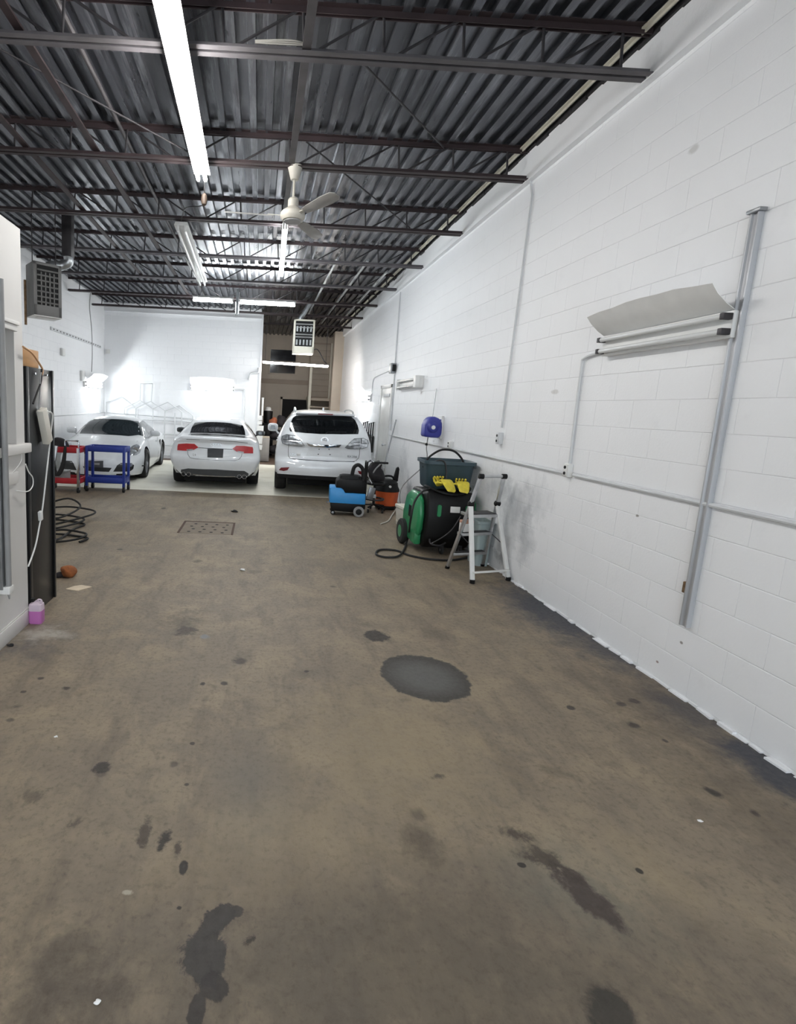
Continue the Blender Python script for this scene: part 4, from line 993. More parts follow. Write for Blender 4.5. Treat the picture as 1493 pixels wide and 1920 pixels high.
for k in range(3): B().box(-.366, -.355, -.02 + k * .035, -.005 + k * .035, .4, .54).build('vent_slot', 'void', gm, smooth=False)
B().box(-.353, -.27, -.2, -.02, .1, .27).build('step_panel', 'machine_green', gm, bevel=.02)
def wheel_part(parent, c, r, wd, tyre='rubber', hub='grey_plastic', nm='wheel', hubr=.6):
    wl = B().lathe([(r * .55, -wd / 2), (r * .9, -wd / 2), (r, -wd * .3), (r, wd * .3), (r * .9, wd / 2), (r * .55, wd / 2)], 24, c, 'x').build(nm, tyre, parent)
    B().lathe([(.004, -wd * .56), (r * hubr * .5, -wd * .56), (r * hubr, -wd * .4), (r * hubr, wd * .4), (r * hubr * .5, wd * .56), (.004, wd * .56)], 20, c, 'x').build('hub', hub, wl)
    return wl
wheel_part(gm, (-.37, .24, .16), .16, .07, 'rubber', 'machine_green', hubr=.72)
wheel_part(gm, (.36, .24, .16), .16, .05, 'rubber', 'machine_green', hubr=.72)
for x in (-.02, .2):
    cs = wheel_part(gm, (x, -.22, .06), .06, .03, 'rubber', 'steel_bare', 'caster'); B().box(x - .025, x + .025, -.24, -.16, .07, .14).build('fork', 'dark_metal', cs, bevel=.004)
for x in (-.13, .2): B().prism(rrect(x - .022, x + .022, .48, .62, .02), 'y', -.338, -.32).build('grip_slot', 'machine_green', gm)
B().box(-.0, .11, -.338, -.32, .535, .605).build('label_plate', 'paper', gm, bevel=.002)
B().tube(spline([(-.2, -.3, .2), (-.2, -.36, .16), (-.1, -.36, .14), (-.02, -.33, .17)], 5), .012, 7).build('front_pipe', 'dark_metal', gm)
run('pressure_hose', 'black hose looping from the scrubber bowl onto the floor', spline([at(812, 915, 1, 5.88), at(795, 920, 1, 5.72), at(778, 940, 1, 5.66), at(770, 975, 1, 5.6), fl(764, 1018) + Vector((0, 0, .06)), fl(752, 1042) + Vector((0, 0, .02)), fl(728, 1047) + Vector((0, 0, .014)), fl(706, 1042) + Vector((0, 0, .014)), fl(712, 1033) + Vector((0, 0, .014)), fl(742, 1034) + Vector((0, 0, .014)), fl(770, 1044) + Vector((0, 0, .014)), fl(810, 1051) + Vector((0, 0, .014)), fl(850, 1052) + Vector((0, 0, .014)), fl(885, 1045) + Vector((0, 0, .014))], 8), .012, 'rubber', 'hose')
run('scrubber_lead', 'thin dark lead sagging across the scrubber front', spline([at(864, 968, 1, 5.66), at(850, 990, 1, 5.63), at(835, 1004, 1, 5.63), at(808, 1020, 1, 5.64)], 6), .007, 'dark_metal', 'cord')
tbx = thing('plastic_tub', 'dark teal plastic tub with hose inside on top of the scrubber', 'tub', (2.33, 6.13, .762), math.radians(-4))
lv = [(.245, .17, 0), (.26, .185, .02), (.285, .21, .28), (.29, .215, .3), (.31, .235, .305), (.31, .235, .345), (.297, .22, .345), (.275, .2, .3), (.24, .165, .02)]
b = B(); b.loft(rr_loft(lv, .3)); b.build('shell', 'tub_teal', tbx, ang=40)
run('tub_hose', 'black hose arching over the dark teal tub', spline([(2.05, 6.12, 1.0), (2.1, 6.12, 1.12), (2.22, 6.12, 1.215), (2.32, 6.12, 1.235), (2.43, 6.12, 1.21), (2.53, 6.12, 1.11), (2.55, 6.12, 1.0)], 7), .013, 'rubber', 'hose')
run('tub_hose', 'thinner hose hanging over the front rim of the teal tub', spline([(2.12, 6.05, 1.07), (2.16, 5.9, 1.12), (2.22, 5.885, 1.1), (2.25, 5.88, 1.0), (2.25, 5.87, .9)], 7), .009, 'dark_metal', 'hose')
mat('glove_yellow', rgb(214, 196, 62), 0.6, var=0.15, scale=25)
def glove(label, loc, rz, sc=1.0):
    t = thing('rubber_glove', label, 'glove', loc, rz)
    ring = []
    for k in range(7):                                       # cuff and palm draped over the rim
        s = k / 6; y_ = .09 - .2 * s; z_ = .06 * math.sin(s * math.pi * .8) - .11 * max(0, s - .45)
        wd = .045 + .018 * math.sin(s * 3); ring.append([(x_ * wd, y_, z_ + h_ * .014 + .006 * math.sin(9 * s + 3 * x_)) for x_, h_ in ((-1, 0), (-.7, 1), (0, 1.3), (.7, 1), (1, 0), (.7, -1), (0, -1.2), (-.7, -1))])
    B().loft([[Vector(p) * sc for p in r_] for r_ in ring]).build('palm', 'glove_yellow', t, ang=80)
    for k in range(4):
        x_ = -.036 + k * .024
        B().tube([Vector(p) * sc for p in ((x_, .08, .0), (x_ * 1.2, .115, .03 + .01 * (k % 2)), (x_ * 1.35, .125 + .01 * (k % 3), .06), (x_ * 1.3, .11, .075))], .0105 * sc, 8).build('finger', 'glove_yellow', t)
    B().tube([Vector(p) * sc for p in ((-.05, -.02, .03), (-.075, -.01, .035), (-.09, .01, .03))], .011 * sc, 8).build('thumb', 'glove_yellow', t)
    return t
p = ay(836, 914, 5.72); glove('yellow rubber glove draped over the scrubber bowl, left one with fingers up', (2.2, 5.75, .835), .25, 1.2)
glove('yellow rubber glove draped over the scrubber bowl, right one', (2.41, 5.76, .825), -.2, 1.1)
mat('bin_grey', rgb(150, 164, 164), 0.45, var=0.05)
bn = thing('plastic_bin', 'grey-green plastic bin standing between scrubber and ladder', 'bin', (2.56, 5.5, 0))
B().loft(rr_loft([(.07, .12, 0), (.085, .14, .48), (.095, .15, .485), (.095, .15, .51), (.08, .135, .51), (.065, .11, .05)], .4)).build('shell', 'bin_grey', bn, ang=40)

# white box and cord
cz = thing('cooler_box', 'small white cooler box on the floor behind the scrubber', 'box', (2.28, 7.18, 0), math.radians(8))
B().loft(rr_loft([(.13, .2, 0), (.145, .215, .26), ], .15)).build('body', 'beige_plastic', cz, ang=40, bevel=.006)
B().box(-.155, .155, -.225, .225, .26, .31).build('lid', 'heater_cream', cz, bevel=.012)
for y_ in (-.1, .1): B().box(-.165, -.145, y_ - .02, y_ + .02, .06, .09).build('latch', 'heater_cream', cz, bevel=.004)
run('loose_cable', 'short white cord lying on the floor by the cooler box', spline([fl(714, 984) + Vector((0, 0, .012)), fl(728, 978) + Vector((0, 0, .01)), fl(735, 968) + Vector((0, 0, .02)), fl(743, 958) + Vector((0, 0, .04))], 6), .01, 'beige_plastic', 'cord')

# blue extractor
mat('extractor_blue', rgb(52, 146, 214), 0.4, var=0.05)
ex = thing('carpet_extractor', 'blue and black carpet extractor on wheels', 'extractor', (1.47, 7.93, 0), math.radians(-6))
B().prism([(-.25, .07), (-.27, .22), (.26, .22), (.26, .12), (.2, .06)], 'y', -.17, .17).build('base', 'black_plastic', ex, bevel=.015)
B().prism([(-.285, .2), (-.29, .435), (-.27, .445), (-.12, .445), (-.08, .42), (-.05, .37), (.27, .37), (.275, .2)], 'y', -.185, .185).build('tank', 'extractor_blue', ex, bevel=.012)
B().prism([(-.2, .43), (-.19, .55), (-.15, .59), (.22, .59), (.27, .53), (.27, .37), (-.07, .37), (-.1, .43)], 'y', -.175, .175).build('recovery_tank', 'black_plastic', ex, bevel=.02)
B().loft([[(x_, y_, z_) for x_, y_ in rrect(-.15 + i_, .2 - i_, -.12 + i_, .12 - i_, .05)] for z_, i_ in ((.585, 0), (.63, .01), (.645, .05))]).build('lid', 'black_plastic', ex, ang=50)
B().tube(spline([(.05, -.02, .62), (.07, -.03, .75), (.11, -.03, .8), (.16, -.03, .8), (.22, -.02, .72), (.23, 0, .5)], 6), .03, 10).build('hose', 'rubber', ex)
b = B(); b.tube([(.27, -.13, .12), (.27, -.13, .86)], .014, 8).tube([(.27, .13, .12), (.27, .13, .86)], .014, 8).tube([(.27, -.13, .86), (.27, .13, .86)], .014, 8); b.build('handle', 'black_plastic', ex)
def ywheel(parent, c, r, wd, m, hub):
    wl = B().lathe([(r * .5, -wd / 2), (r * .9, -wd / 2), (r, -wd * .3), (r, wd * .3), (r * .9, wd / 2), (r * .5, wd / 2)], 24, c, 'y').build('wheel', m, parent)
    B().lathe([(.004, -wd * .6), (r * .35, -wd * .6), (r * .68, -wd * .45), (r * .68, wd * .45), (r * .35, wd * .6), (.004, wd * .6)], 20, c, 'y').build('hub', hub, wl)
ywheel(ex, (.18, -.2, .085), .085, .04, 'grey_plastic', 'black_plastic'); ywheel(ex, (.18, .2, .085), .085, .04, 'grey_plastic', 'black_plastic')
for y_ in (-.13, .13): ywheel(ex, (-.22, y_, .035), .035, .025, 'rubber', 'steel_bare')
B().cyl((-.29, 0, .17), (-.33, 0, .17), .015, 8).build('drain_valve', 'chrome', ex)

# shop vacuum
mat('vac_orange', rgb(206, 92, 44), 0.45, var=0.08)
sv = thing('shop_vacuum', 'orange drum shop vacuum with black motor head by the wall', 'vacuum', (2.27, 8.55, 0))
B().lathe([(.15, .03), (.18, .04), (.2, .3), (.205, .32)], 28).build('drum', 'vac_orange', sv)
B().lathe([(.21, .315), (.21, .345), (.18, .40), (.17, .46), (.13, .5), (.05, .52)], 28).build('motor_head', 'black_plastic', sv)
B().tube(spline([(-.14, 0, .48), (-.08, -.02, .56), (.05, -.02, .57), (.12, 0, .5)], 5), .018, 8).build('carry_handle', 'black_plastic', sv)
B().prism([(.08, .48), (.17, .48), (.18, .7), (.16, .74), (.13, .72)], 'y', -.03, .03).build('wand', 'black_plastic', sv, bevel=.01)
B().cyl((.0, -.175, .41), (.0, -.2, .41), .02, 12).build('switch', 'paper', sv)
B().lathe([(.19, .03), (.2, .03), (.2, .07), (.19, .07)], 24).build('base_ring', 'black_plastic', sv)
for k in range(4):
    a_ = k * math.pi / 2 + .7; wheel_part(sv, (.19 * math.cos(a_), .19 * math.sin(a_), .03), .03, .02, 'rubber', 'grey_plastic', 'caster')

# rolling stool with bag
sl = thing('rolling_stool', 'round rolling work stool with black seat between extractor and vacuum', 'stool', (1.98, 8.25, 0))
B().lathe([(.004, .455), (.15, .455), (.165, .47), (.165, .49), (.15, .505), (.004, .51)], 24).build('seat', 'black_plastic', sl)
B().cyl((0, 0, .1), (0, 0, .46), .022, 12).build('column', 'black_plastic', sl)
B().lathe([(.13, .2), (.17, .2), (.175, .215), (.17, .225), (.13, .225)], 28, closed=True).build('tool_tray', 'dark_metal', sl)
for k in range(5):
    a_ = 2 * math.pi * k / 5 + .3; d_ = Vector((math.cos(a_), math.sin(a_), 0))
    lg = B(); flat_bar(lg, Vector((0, 0, .12)), d_ * .2 + Vector((0, 0, .09)), .03, .02); lg.build('leg', 'black_plastic', sl)
    wheel_part(sl, d_ * .2 + Vector((0, 0, .032)), .032, .025, 'rubber', 'grey_plastic', 'caster')
B().box(-.02, .02, -.06, -.02, .23, .29).build('adjuster', 'white_metal', sl, bevel=.004)
bg = thing('crumpled_bag', 'dark crumpled bag standing on the rolling stool', 'bag', (1.99, 8.22, .522))
rg = []
for k, (hw_, hd_, dx_) in enumerate(((.1, .07, .02), (.125, .085, .015), (.12, .08, -.01), (.13, .075, -.03), (.1, .06, -.035), (.085, .045, -.02), (.05, .03, -.02))):
    rg.append([(dx_ + (x_ + .012 * math.sin(7 * y_ * 9 + k * 2)), y_ + .012 * math.sin(x_ * 40 + k), k * .055 + .006 * math.sin(x_ * 50)) for x_, y_ in rrect(-hw_, hw_, -hd_, hd_, hd_ * .6)])
B().loft(rg).build('bag_body', 'dark_cloth', bg, ang=70)
B().tube(spline([(-.1, -.06, .08), (-.05, -.09, .2), (.02, -.08, .28), (.06, -.03, .33)], 5), .012, 6).build('strap', 'grey_plastic', bg)
fr = thing('bag_frame', 'chrome tube frame with black bar around the crumpled bag', 'frame', (1.85, 8.02, 0))
B().tube(spline([(-.06, .12, .25), (-.06, .1, .6), (-.06, .06, .82), (-.02, .02, .87), (.03, 0, .85)], 5), .014, 8).build('upright', 'chrome', fr)
B().tube([(-.06, .08, .62), (.02, -.02, .5)], .012, 8).build('strut', 'chrome', fr)
B().box(.03, .26, -.03, .03, .83, .86).build('top_bar', 'black_plastic', fr, bevel=.006)
B().tube([(-.06, .12, .27), (-.06, .12, .01)], .012, 8).build('foot_tube', 'chrome', fr)
B().prism([(-.04, .24), (.06, .22), (.1, .42), (0, .44)], 'y', .02, .06).build('grey_flap', 'steel_bare', fr, bevel=.006)

# hose reel on the wall
mat('reel_blue', rgb(48, 54, 140), 0.4, var=0.06)
rl = thing('hose_reel', 'dark blue hose reel mounted on the right wall', 'hose reel', (XR, 7.35, 1.47))
B().box(-.035, 0, -.08, .08, -.16, .17).build('wall_plate', 'white_metal', rl, bevel=.006)
prf = [(.18, 0), (.17, .07), (.12, .13), (.03, .155), (-.04, .15), (-.1, .1), (-.13, .03), (-.13, -.14), (.0, -.15), (.14, -.15), (.18, -.1)]
B().prism([(x_ * .82 - .165, z_) for x_, z_ in prf], 'y', -.1, .1).build('shell', 'reel_blue', rl, bevel=.03, seg=3)
B().lathe([(.004, -.125), (.05, -.125), (.06, -.12), (.085, -.1), (.09, -.09)], 24, (-.16, 0, 0), 'y').build('hub_cap', 'reel_blue', rl)
B().lathe([(.004, -.131), (.028, -.131), (.03, -.125), (.004, -.124)], 18, (-.16, 0, 0), 'y').build('emblem', 'paper', rl)
B().box(-.05, -.03, -.06, .06, -.1, .12).build('bracket', 'reel_blue', rl, bevel=.006)
p1 = at(803, 818, 1, 7.35)
run('reel_hose', 'thin grey hose hanging from the blue hose reel to the floor', spline([p1, at(800, 838, 1, 7.35), at(797, 870, 1, 7.35), Vector((2.2, 7.5, .5)), Vector((2.3, 7.55, .02))], 6), .008, 'grey_plastic', 'hose')
o = B().lathe([(.005, -.02), (.018, -.015), (.018, .015), (.005, .02)], 12).build('hose_stop', 'black_plastic'); o.location = at(800, 833, 1, 7.35); tag(o, 'black ball stop on the hose below the blue reel', 'hose stop')
pn = wr(820, 729)
run('reel_stay', 'thin rod from a wall bolt down to the hose reel', [(XR - .01, pn.y, pn.z), (XR - .12, 7.42, 1.62)], .005, 'steel_bare', 'rod')
# leaning pole and hanging tools
pt = at(743, 787, 0, XR - .03); pb = fl(704, 938)
run('leaning_pole', 'grey pole leaning against the right wall by the door', [pb, pt], .014, 'steel_bare', 'pole')
def hang_tool(label, y_, z0, z1, wd):
    t = thing('hanging_brush', label, 'brush', (XR, y_, z1), 0, 'black brushes hung on the right wall')
    L = z1 - z0
    B().box(-.06, -.02, -wd / 2, wd / 2, -L, -L * .45).build('head', 'black_plastic', t, bevel=.008)
    B().box(-.05, -.025, -.025, .025, -L * .47, 0).build('handle', 'black_plastic', t, bevel=.008)
    B().cyl((-.06, 0, -.01), (0, 0, -.01), .008, 8).build('hook', 'steel_bare', t)
ords = ['first from the door', 'second from the door', 'third from the door', 'fourth from the door', 'fifth from the door', 'farthest from the door']
for k in range(6): hang_tool('black long brush hanging on the right wall, ' + ords[k], 11.6 + k * .22, .72 + .04 * k, 1.42 - .02 * (k % 3), .13)
# ------------------------------------------------------------------ cars
mat('car_white', rgb(228, 231, 234), 0.3, coat=0.8)
mat('car_glass', rgb(12, 15, 17), 0.05, coat=0.6)
mat('glass_tint', rgb(34, 44, 48), 0.06, coat=0.6)
mat('lamp_red', rgb(176, 26, 34), 0.2, coat=0.6, var=0.12, scale=30)
mat('lamp_red_dark', rgb(110, 22, 30), 0.3, coat=0.4)
mat('lamp_clear', rgb(190, 194, 198), 0.12, 0.6, var=0.35, scale=18, coat=0.6)
mat('trim_black', rgb(22, 23, 25), 0.5)
mat('trim_grey', rgb(64, 66, 68), 0.5, var=0.1)
mat('seam', rgb(60, 62, 66), 0.7)
mat('arch_dark', rgb(14, 14, 15), 0.9)
mat('rim_silver', rgb(168, 170, 174), 0.3, 0.8)
mat('tyre', rgb(22, 22, 23), 0.8, var=0.15, bump=0.3)
mat('plate_dark', rgb(40, 42, 46), 0.5, var=0.1)

def pchip(pts):
    xs = np.array([p[0] for p in pts], float); ys = np.array([p[1] for p in pts], float)
    h = np.diff(xs); d = np.diff(ys) / h; m = np.zeros(len(xs))
    m[0], m[-1] = d[0], d[-1]
    for i in range(1, len(xs) - 1):
        m[i] = 0 if d[i - 1] * d[i] <= 0 else (h[i - 1] + h[i]) * 3 / ((2 * h[i] + h[i - 1]) / d[i - 1] + (h[i] + 2 * h[i - 1]) / d[i])
    def f(x):
        x = min(max(x, xs[0]), xs[-1]); i = min(int(np.searchsorted(xs, x, 'right')) - 1, len(h) - 1)
        t = (x - xs[i]) / h[i]
        return float((2 * t**3 - 3 * t * t + 1) * ys[i] + (t**3 - 2 * t * t + t) * h[i] * m[i] + (3 * t * t - 2 * t**3) * ys[i + 1] + (t**3 - t * t) * h[i] * m[i + 1])
    return f
NTC, KS = 9, 30
def car_body(prm, L, rear, front, axles, wr_, half):
    g = {k: pchip(v) for k, v in prm.items()}
    rp, rb = pchip(rear[0]), rear[1]; fp, fb = pchip(front[0]), front[1]
    e = [0, .012, .03, .06, .1, .15, .21, .28, .36, .45]
    ys = e + list(np.linspace(.55, L - .5, 44)) + [L - q_ for q_ in e[::-1]]
    def side(y):
        zb, zm2, zbl, zt, cr, wm, wbl, wrf = (g[k](y) for k in ('zb', 'zmid', 'zbelt', 'ztop', 'crown', 'wmax', 'wbelt', 'wroof')); wl = g['wlow'](y) if 'wlow' in g else .93
        ze = zt - cr; ze = max(ze, zbl + .01)
        ctl = [(wm * wl, zb), (wm * (wl + 1.04) / 2, zb + (zm2 - zb) * .35), (wm, zm2), (wm * .35 + wbl * .65 + .006, zm2 + (zbl - zm2) * .72), (wbl, zbl), (wbl * .42 + wrf * .58 + .03 * min(1, (ze - zbl) / .3), zbl + (ze - zbl) * .6), (wrf, ze)]
        pts = spline([(a_, 0, b_) for a_, b_ in ctl], 6)
        n = len(pts); idx = [int(round(i_ * (n - 1) / KS)) for i_ in range(KS + 1)]
        return [(pts[i_].x, pts[i_].z) for i_ in idx], zt
    ts = [i_ / NTC for i_ in range(-NTC, NTC + 1)]
    def yo(y, z, t):
        o_ = 0.0
        if y < .45: o_ += (1 - y / .45) ** 2 * (rp(z) - rb * (1 - t * t))
        if y > L - .45: o_ -= (1 - (L - y) / .45) ** 2 * (fp(z) - fb * (1 - t * t))
        return y + o_
    rows = []
    for y in ys:
        s, zt = side(y); k_ = zt - s[-1][1]
        bot = [(s[0][0] * t, yo(y, s[0][1], t), s[0][1]) for t in ts]
        rt = [(x, yo(y, z, 1), z) for x, z in s]
        top = [(s[-1][0] * t, yo(y, s[-1][1], t), s[-1][1] + k_ * (1 - abs(t) ** 2.4)) for t in ts]
        lf = [(-x, yy, z) for x, yy, z in rt]
        rows.append((bot + rt[1:-1] + top[::-1] + lf[1:-1][::-1], s, k_, y))
    bm = bmesh.new()
    vr = [[bm.verts.new(p) for p in r_[0]] for r_ in rows]
    n = len(vr[0])
    for a_, b_ in zip(vr, vr[1:]):
        for i_ in range(n): bm.faces.new((a_[i_], b_[i_], b_[(i_ + 1) % n], a_[(i_ + 1) % n]))
    for r_ in (rows[0], rows[-1]):
        s, k_, y = r_[1], r_[2], r_[3]
        gv = [[bm.verts.new((x * t, yo(y, z, t), z + k_ * (1 - abs(t) ** 2.4) * (1 if j == KS else (j / KS) ** 6 if j else 0))) for t in ts] for j, (x, z) in enumerate(s)]
        for a_, b_ in zip(gv, gv[1:]):
            for i_ in range(len(ts) - 1): bm.faces.new((a_[i_], a_[i_ + 1], b_[i_ + 1], b_[i_]))
    bmesh.ops.remove_doubles(bm, verts=bm.verts[:], dist=.0006)
    bmesh.ops.recalc_face_normals(bm, faces=bm.faces[:])
    me = bpy.data.meshes.new('body_raw'); bm.to_mesh(me)
    bvh = BVHTree.FromBMesh(bm); bm.free()
    me.materials.append(MATS['car_white']); me.materials.append(MATS['arch_dark'])
    ob = bpy.data.objects.new('body_raw', me); COL.objects.link(ob)
    cut = B()
    for y in axles:
        for sd in (-1, 1): cut.cyl((sd * (half - .30), y, wr_ + .005), (sd * (half + .3), y, wr_ + .005), wr_ + .045, 40)
    cme = cut.mesh('cut', smooth=False); cme.materials.append(MATS['car_white']); cme.materials.append(MATS['arch_dark'])
    for p_ in cme.polygons: p_.material_index = 1
    co = bpy.data.objects.new('cut', cme); COL.objects.link(co)
    md = ob.modifiers.new('b', 'BOOLEAN'); md.operation = 'DIFFERENCE'; md.object = co; md.solver = 'EXACT'
    dg = bpy.context.evaluated_depsgraph_get(); dg.update()
    res = bpy.data.meshes.new_from_object(ob.evaluated_get(dg))
    bpy.data.objects.remove(ob); bpy.data.objects.remove(co)
    bm = bmesh.new(); bm.from_mesh(res)
    for f_ in bm.faces: f_.smooth = True
    for e_ in bm.edges:
        if len(e_.link_faces) == 2 and e_.calc_face_angle(0) > math.radians(42): e_.smooth = False
    bm.to_mesh(res); bm.free()
    return res, bvh

class Car:
    def __init__(s, name, label, loc, rz):
        s.root = thing(name, label, 'car', loc, rz)
        s.M = Matrix.Translation(Vector(loc)) @ Matrix.Rotation(rz, 4, 'Z'); s.I = s.M.inverted()
        s.o = s.I @ CAMP
    def body(s, *a, dark=0.0):
        me, s.bvh = car_body(*a); me.name = 'body'
        for p_ in me.polygons:
            if (p_.normal.z < -.6 and p_.center.z < .5) or (p_.center.z < dark and p_.center.y < 1.2): p_.material_index = 1
        s.bo = link('body', me, None, s.root); s.half = a[6]
    def hit(s, px, py):
        d = s.I.to_3x3() @ ray(px, py); r = s.bvh.ray_cast(s.o, d.normalized())
        if r[0] is None:
            q_ = s.o + d.normalized() * (-s.o.y / d.normalized().y); r = s.bvh.find_nearest(q_)
        return r[0]
    def surf(s, p, d, far=4):                            # cast along d onto the body
        r = s.bvh.ray_cast(p - d * far, d); return r[0] if r[0] is not None else s.bvh.find_nearest(p)[0]
    def patch(s, name, pts, m, off=.006, depth=.02, cuts=3, mirror=False, parent=None, bulge=0.0, d=None):
        """pts: points lying on the body; a conforming raised panel"""
        objs = []
        c = sum(pts, Vector()) / len(pts)
        nrm = Vector()
        for i_ in range(len(pts)): nrm += (pts[i_] - c).cross(pts[(i_ + 1) % len(pts)] - c)
        nrm.normalize()
        loc_, n0, *_ = s.bvh.find_nearest(c)
        if nrm.dot(n0) < 0: nrm = -nrm; pts = pts[::-1]
        for sg in ((1, -1) if mirror else (1,)):
            bm = bmesh.new(); vs = [bm.verts.new(p) for p in pts]; f_ = bm.faces.new(vs)
            bmesh.ops.triangulate(bm, faces=[f_], quad_method='BEAUTY', ngon_method='BEAUTY')
            for _ in range(cuts):
                es = [e_ for e_ in bm.edges if e_.calc_length() > .07]
                if es: bmesh.ops.subdivide_edges(bm, edges=es, cuts=1); bmesh.ops.triangulate(bm, faces=bm.faces[:])
            bnd = {v for e_ in bm.edges if e_.is_boundary for v in e_.verts}
            for v in bm.verts:
                q_ = v.co.copy(); r = s.bvh.ray_cast(q_ + nrm * .5, -nrm, 1.0)
                base = r[0] if r[0] is not None else s.bvh.find_nearest(q_)[0]
                v.co = base + nrm * (off + (bulge if v not in bnd else 0))
            ext = bmesh.ops.extrude_face_region(bm, geom=bm.faces[:])
            for v in [g_ for g_ in ext['geom'] if isinstance(g_, bmesh.types.BMVert)]: v.co -= nrm * (off + depth)
            if sg < 0:
                for v in bm.verts: v.co.x = -v.co.x
            b = B(); b.bm.free(); b.bm = bm
            objs.append(b.build(name, m, parent or s.root, ang=40))
        return objs
    def pix(s, zf, uv): return [s.hit(*zf(*q_)) for q_ in uv]
    def seam(s, pts, r=.004, m='seam', name='panel_gap', mirror=False, off=.001):
        out = []
        for sg in ((1, -1) if mirror else (1,)):
            pp = []
            for p in pts:
                q_, n_, *_ = s.bvh.find_nearest(Vector((p.x * sg, p.y, p.z))); pp.append(q_ + n_ * off)
            out.append(B().tube(pp, r, 6).build(name, m, s.root))
        return out
    def sidepoly(s, yz, x=1.0): return [s.surf(Vector((s.half * 1.5, y, z)), Vector((-1, 0, 0)), 0) for y, z in yz]
    def text(s, txt, p, size, nrm=Vector((0, -1, 0)), m='chrome', name='badge', rz=0):
        cu = bpy.data.curves.new('badge', 'FONT'); cu.body = txt; cu.size = size; cu.extrude = .002; cu.align_x = 'CENTER'; cu.align_y = 'CENTER'; cu.resolution_u = 2
        ob = bpy.data.objects.new('t', cu); COL.objects.link(ob)
        dg = bpy.context.evaluated_depsgraph_get(); dg.update(); me = bpy.data.meshes.new_from_object(ob.evaluated_get(dg))
        bpy.data.objects.remove(ob)
        me.transform(Matrix.Translation(p + nrm * .008) @ Matrix.Rotation(math.pi / 2, 4, 'X'))
        me.materials.clear()
        return link(name, me, m, s.root)
    def wheels(s, axles, r, wd, xo, style=0):
        n = 10 if style == 0 else 5
        tb = B().lathe([(r * .68, -wd / 2 + .01), (r * .74, -wd / 2), (r * .93, -wd / 2 + .004), (r * .985, -wd / 2 + .03), (r, -wd * .2), (r, wd * .2), (r * .985, wd / 2 - .03), (r * .93, wd / 2 - .004), (r * .74, wd / 2), (r * .68, wd / 2 - .01)], 40, (0, 0, 0), 'x', closed=True)
        tme = tb.mesh('tyre', ang=50); tme.materials.append(MATS['tyre'])
        rb_ = B().lathe([(r * .7, -wd / 2 + .012), (r * .7, wd / 2 - .012), (r * .655, wd / 2 - .02), (r * .64, wd * .1), (r * .64, -wd / 2 + .012)], 40, (0, 0, 0), 'x', closed=True)
        for k in range(n):
            a_ = 2 * math.pi * k / n; ca, sa = math.cos(a_), math.sin(a_); wdt = .032 if style == 0 else .05
            q_ = [(r * .1, -wdt * .6), (r * .67, -wdt * .45), (r * .67, wdt * .45), (r * .1, wdt * .6)]
            A = [rb_.bm.verts.new((wd * .36, u_ * ca - v_ * sa, u_ * sa + v_ * ca)) for u_, v_ in q_]; C = [rb_.bm.verts.new((wd * .26, u_ * ca - v_ * sa, u_ * sa + v_ * ca)) for u_, v_ in q_]
            rb_.bridge(A, C); rb_.bm.faces.new(A); rb_.bm.faces.new(C[::-1])
        rb_.lathe([(.004, wd * .41), (r * .1, wd * .4), (r * .17, wd * .36), (r * .17, wd * .2), (.004, wd * .2)], 20, (0, 0, 0), 'x')
        rme = rb_.mesh('rim', ang=40); rme.materials.append(MATS['rim_silver'])
        dme = B().lathe([(.004, wd * .1), (r * .5, wd * .1), (r * .5, wd * .06), (.004, wd * .06)], 30, (0, 0, 0), 'x').lathe([(.004, -wd * .1), (r * .66, -wd * .1), (r * .66, -wd * .2), (.004, -wd * .2)], 30, (0, 0, 0), 'x').mesh('disc'); dme.materials.append(MATS['dark_metal'])
        for y in axles:
            for sd in (1, -1):
                w_ = link('wheel', tme, None, s.root); w_.location = (sd * (xo - wd / 2), y, r)
                if sd < 0: w_.rotation_euler = (0, 0, math.pi)
                link('rim', rme, None, w_); link('brake_disc', dme, None, w_)
    def mirrors(s, x, y, z, sz=(.12, .07, .065), m='car_white', dark=False, glass_rear=True, stalk=.08):
        for sd in (-1, 1):
            b = B(); a_, b_, c_ = sz
            rings = []
            for k in range(7):
                t = -1 + 2 * k / 6; sc = math.sqrt(max(.02, 1 - (abs(t) ** 3) * (.35 if t < 0 else .85)))
                sq = lambda v_: math.copysign(abs(v_) ** .62, v_)
                rings.append([(sd * x + a_ * sq(math.cos(q_)) * sc, y + b_ * t, z + c_ * sq(math.sin(q_)) * sc) for q_ in [2 * math.pi * i_ / 16 for i_ in range(16)]])
            mo = b.loft(rings).build('mirror', m, s.root, ang=60)
            B().prism(rrect(-.8, .8, -.8, .8, .4), 'y', 0, .03).xf(Matrix.Translation((sd * x, y - b_ - .004, z)) @ Matrix.Diagonal((a_ * .55, .25, c_ * .62, 1))).build('mirror_glass', 'glass_tint', mo)
            B().tube([(sd * (x - a_ * .6), y, z - c_ * .7), (sd * (x - a_ - stalk), y + .02, z - c_ - .05)], .02, 8).build('mirror_stalk', m, mo)

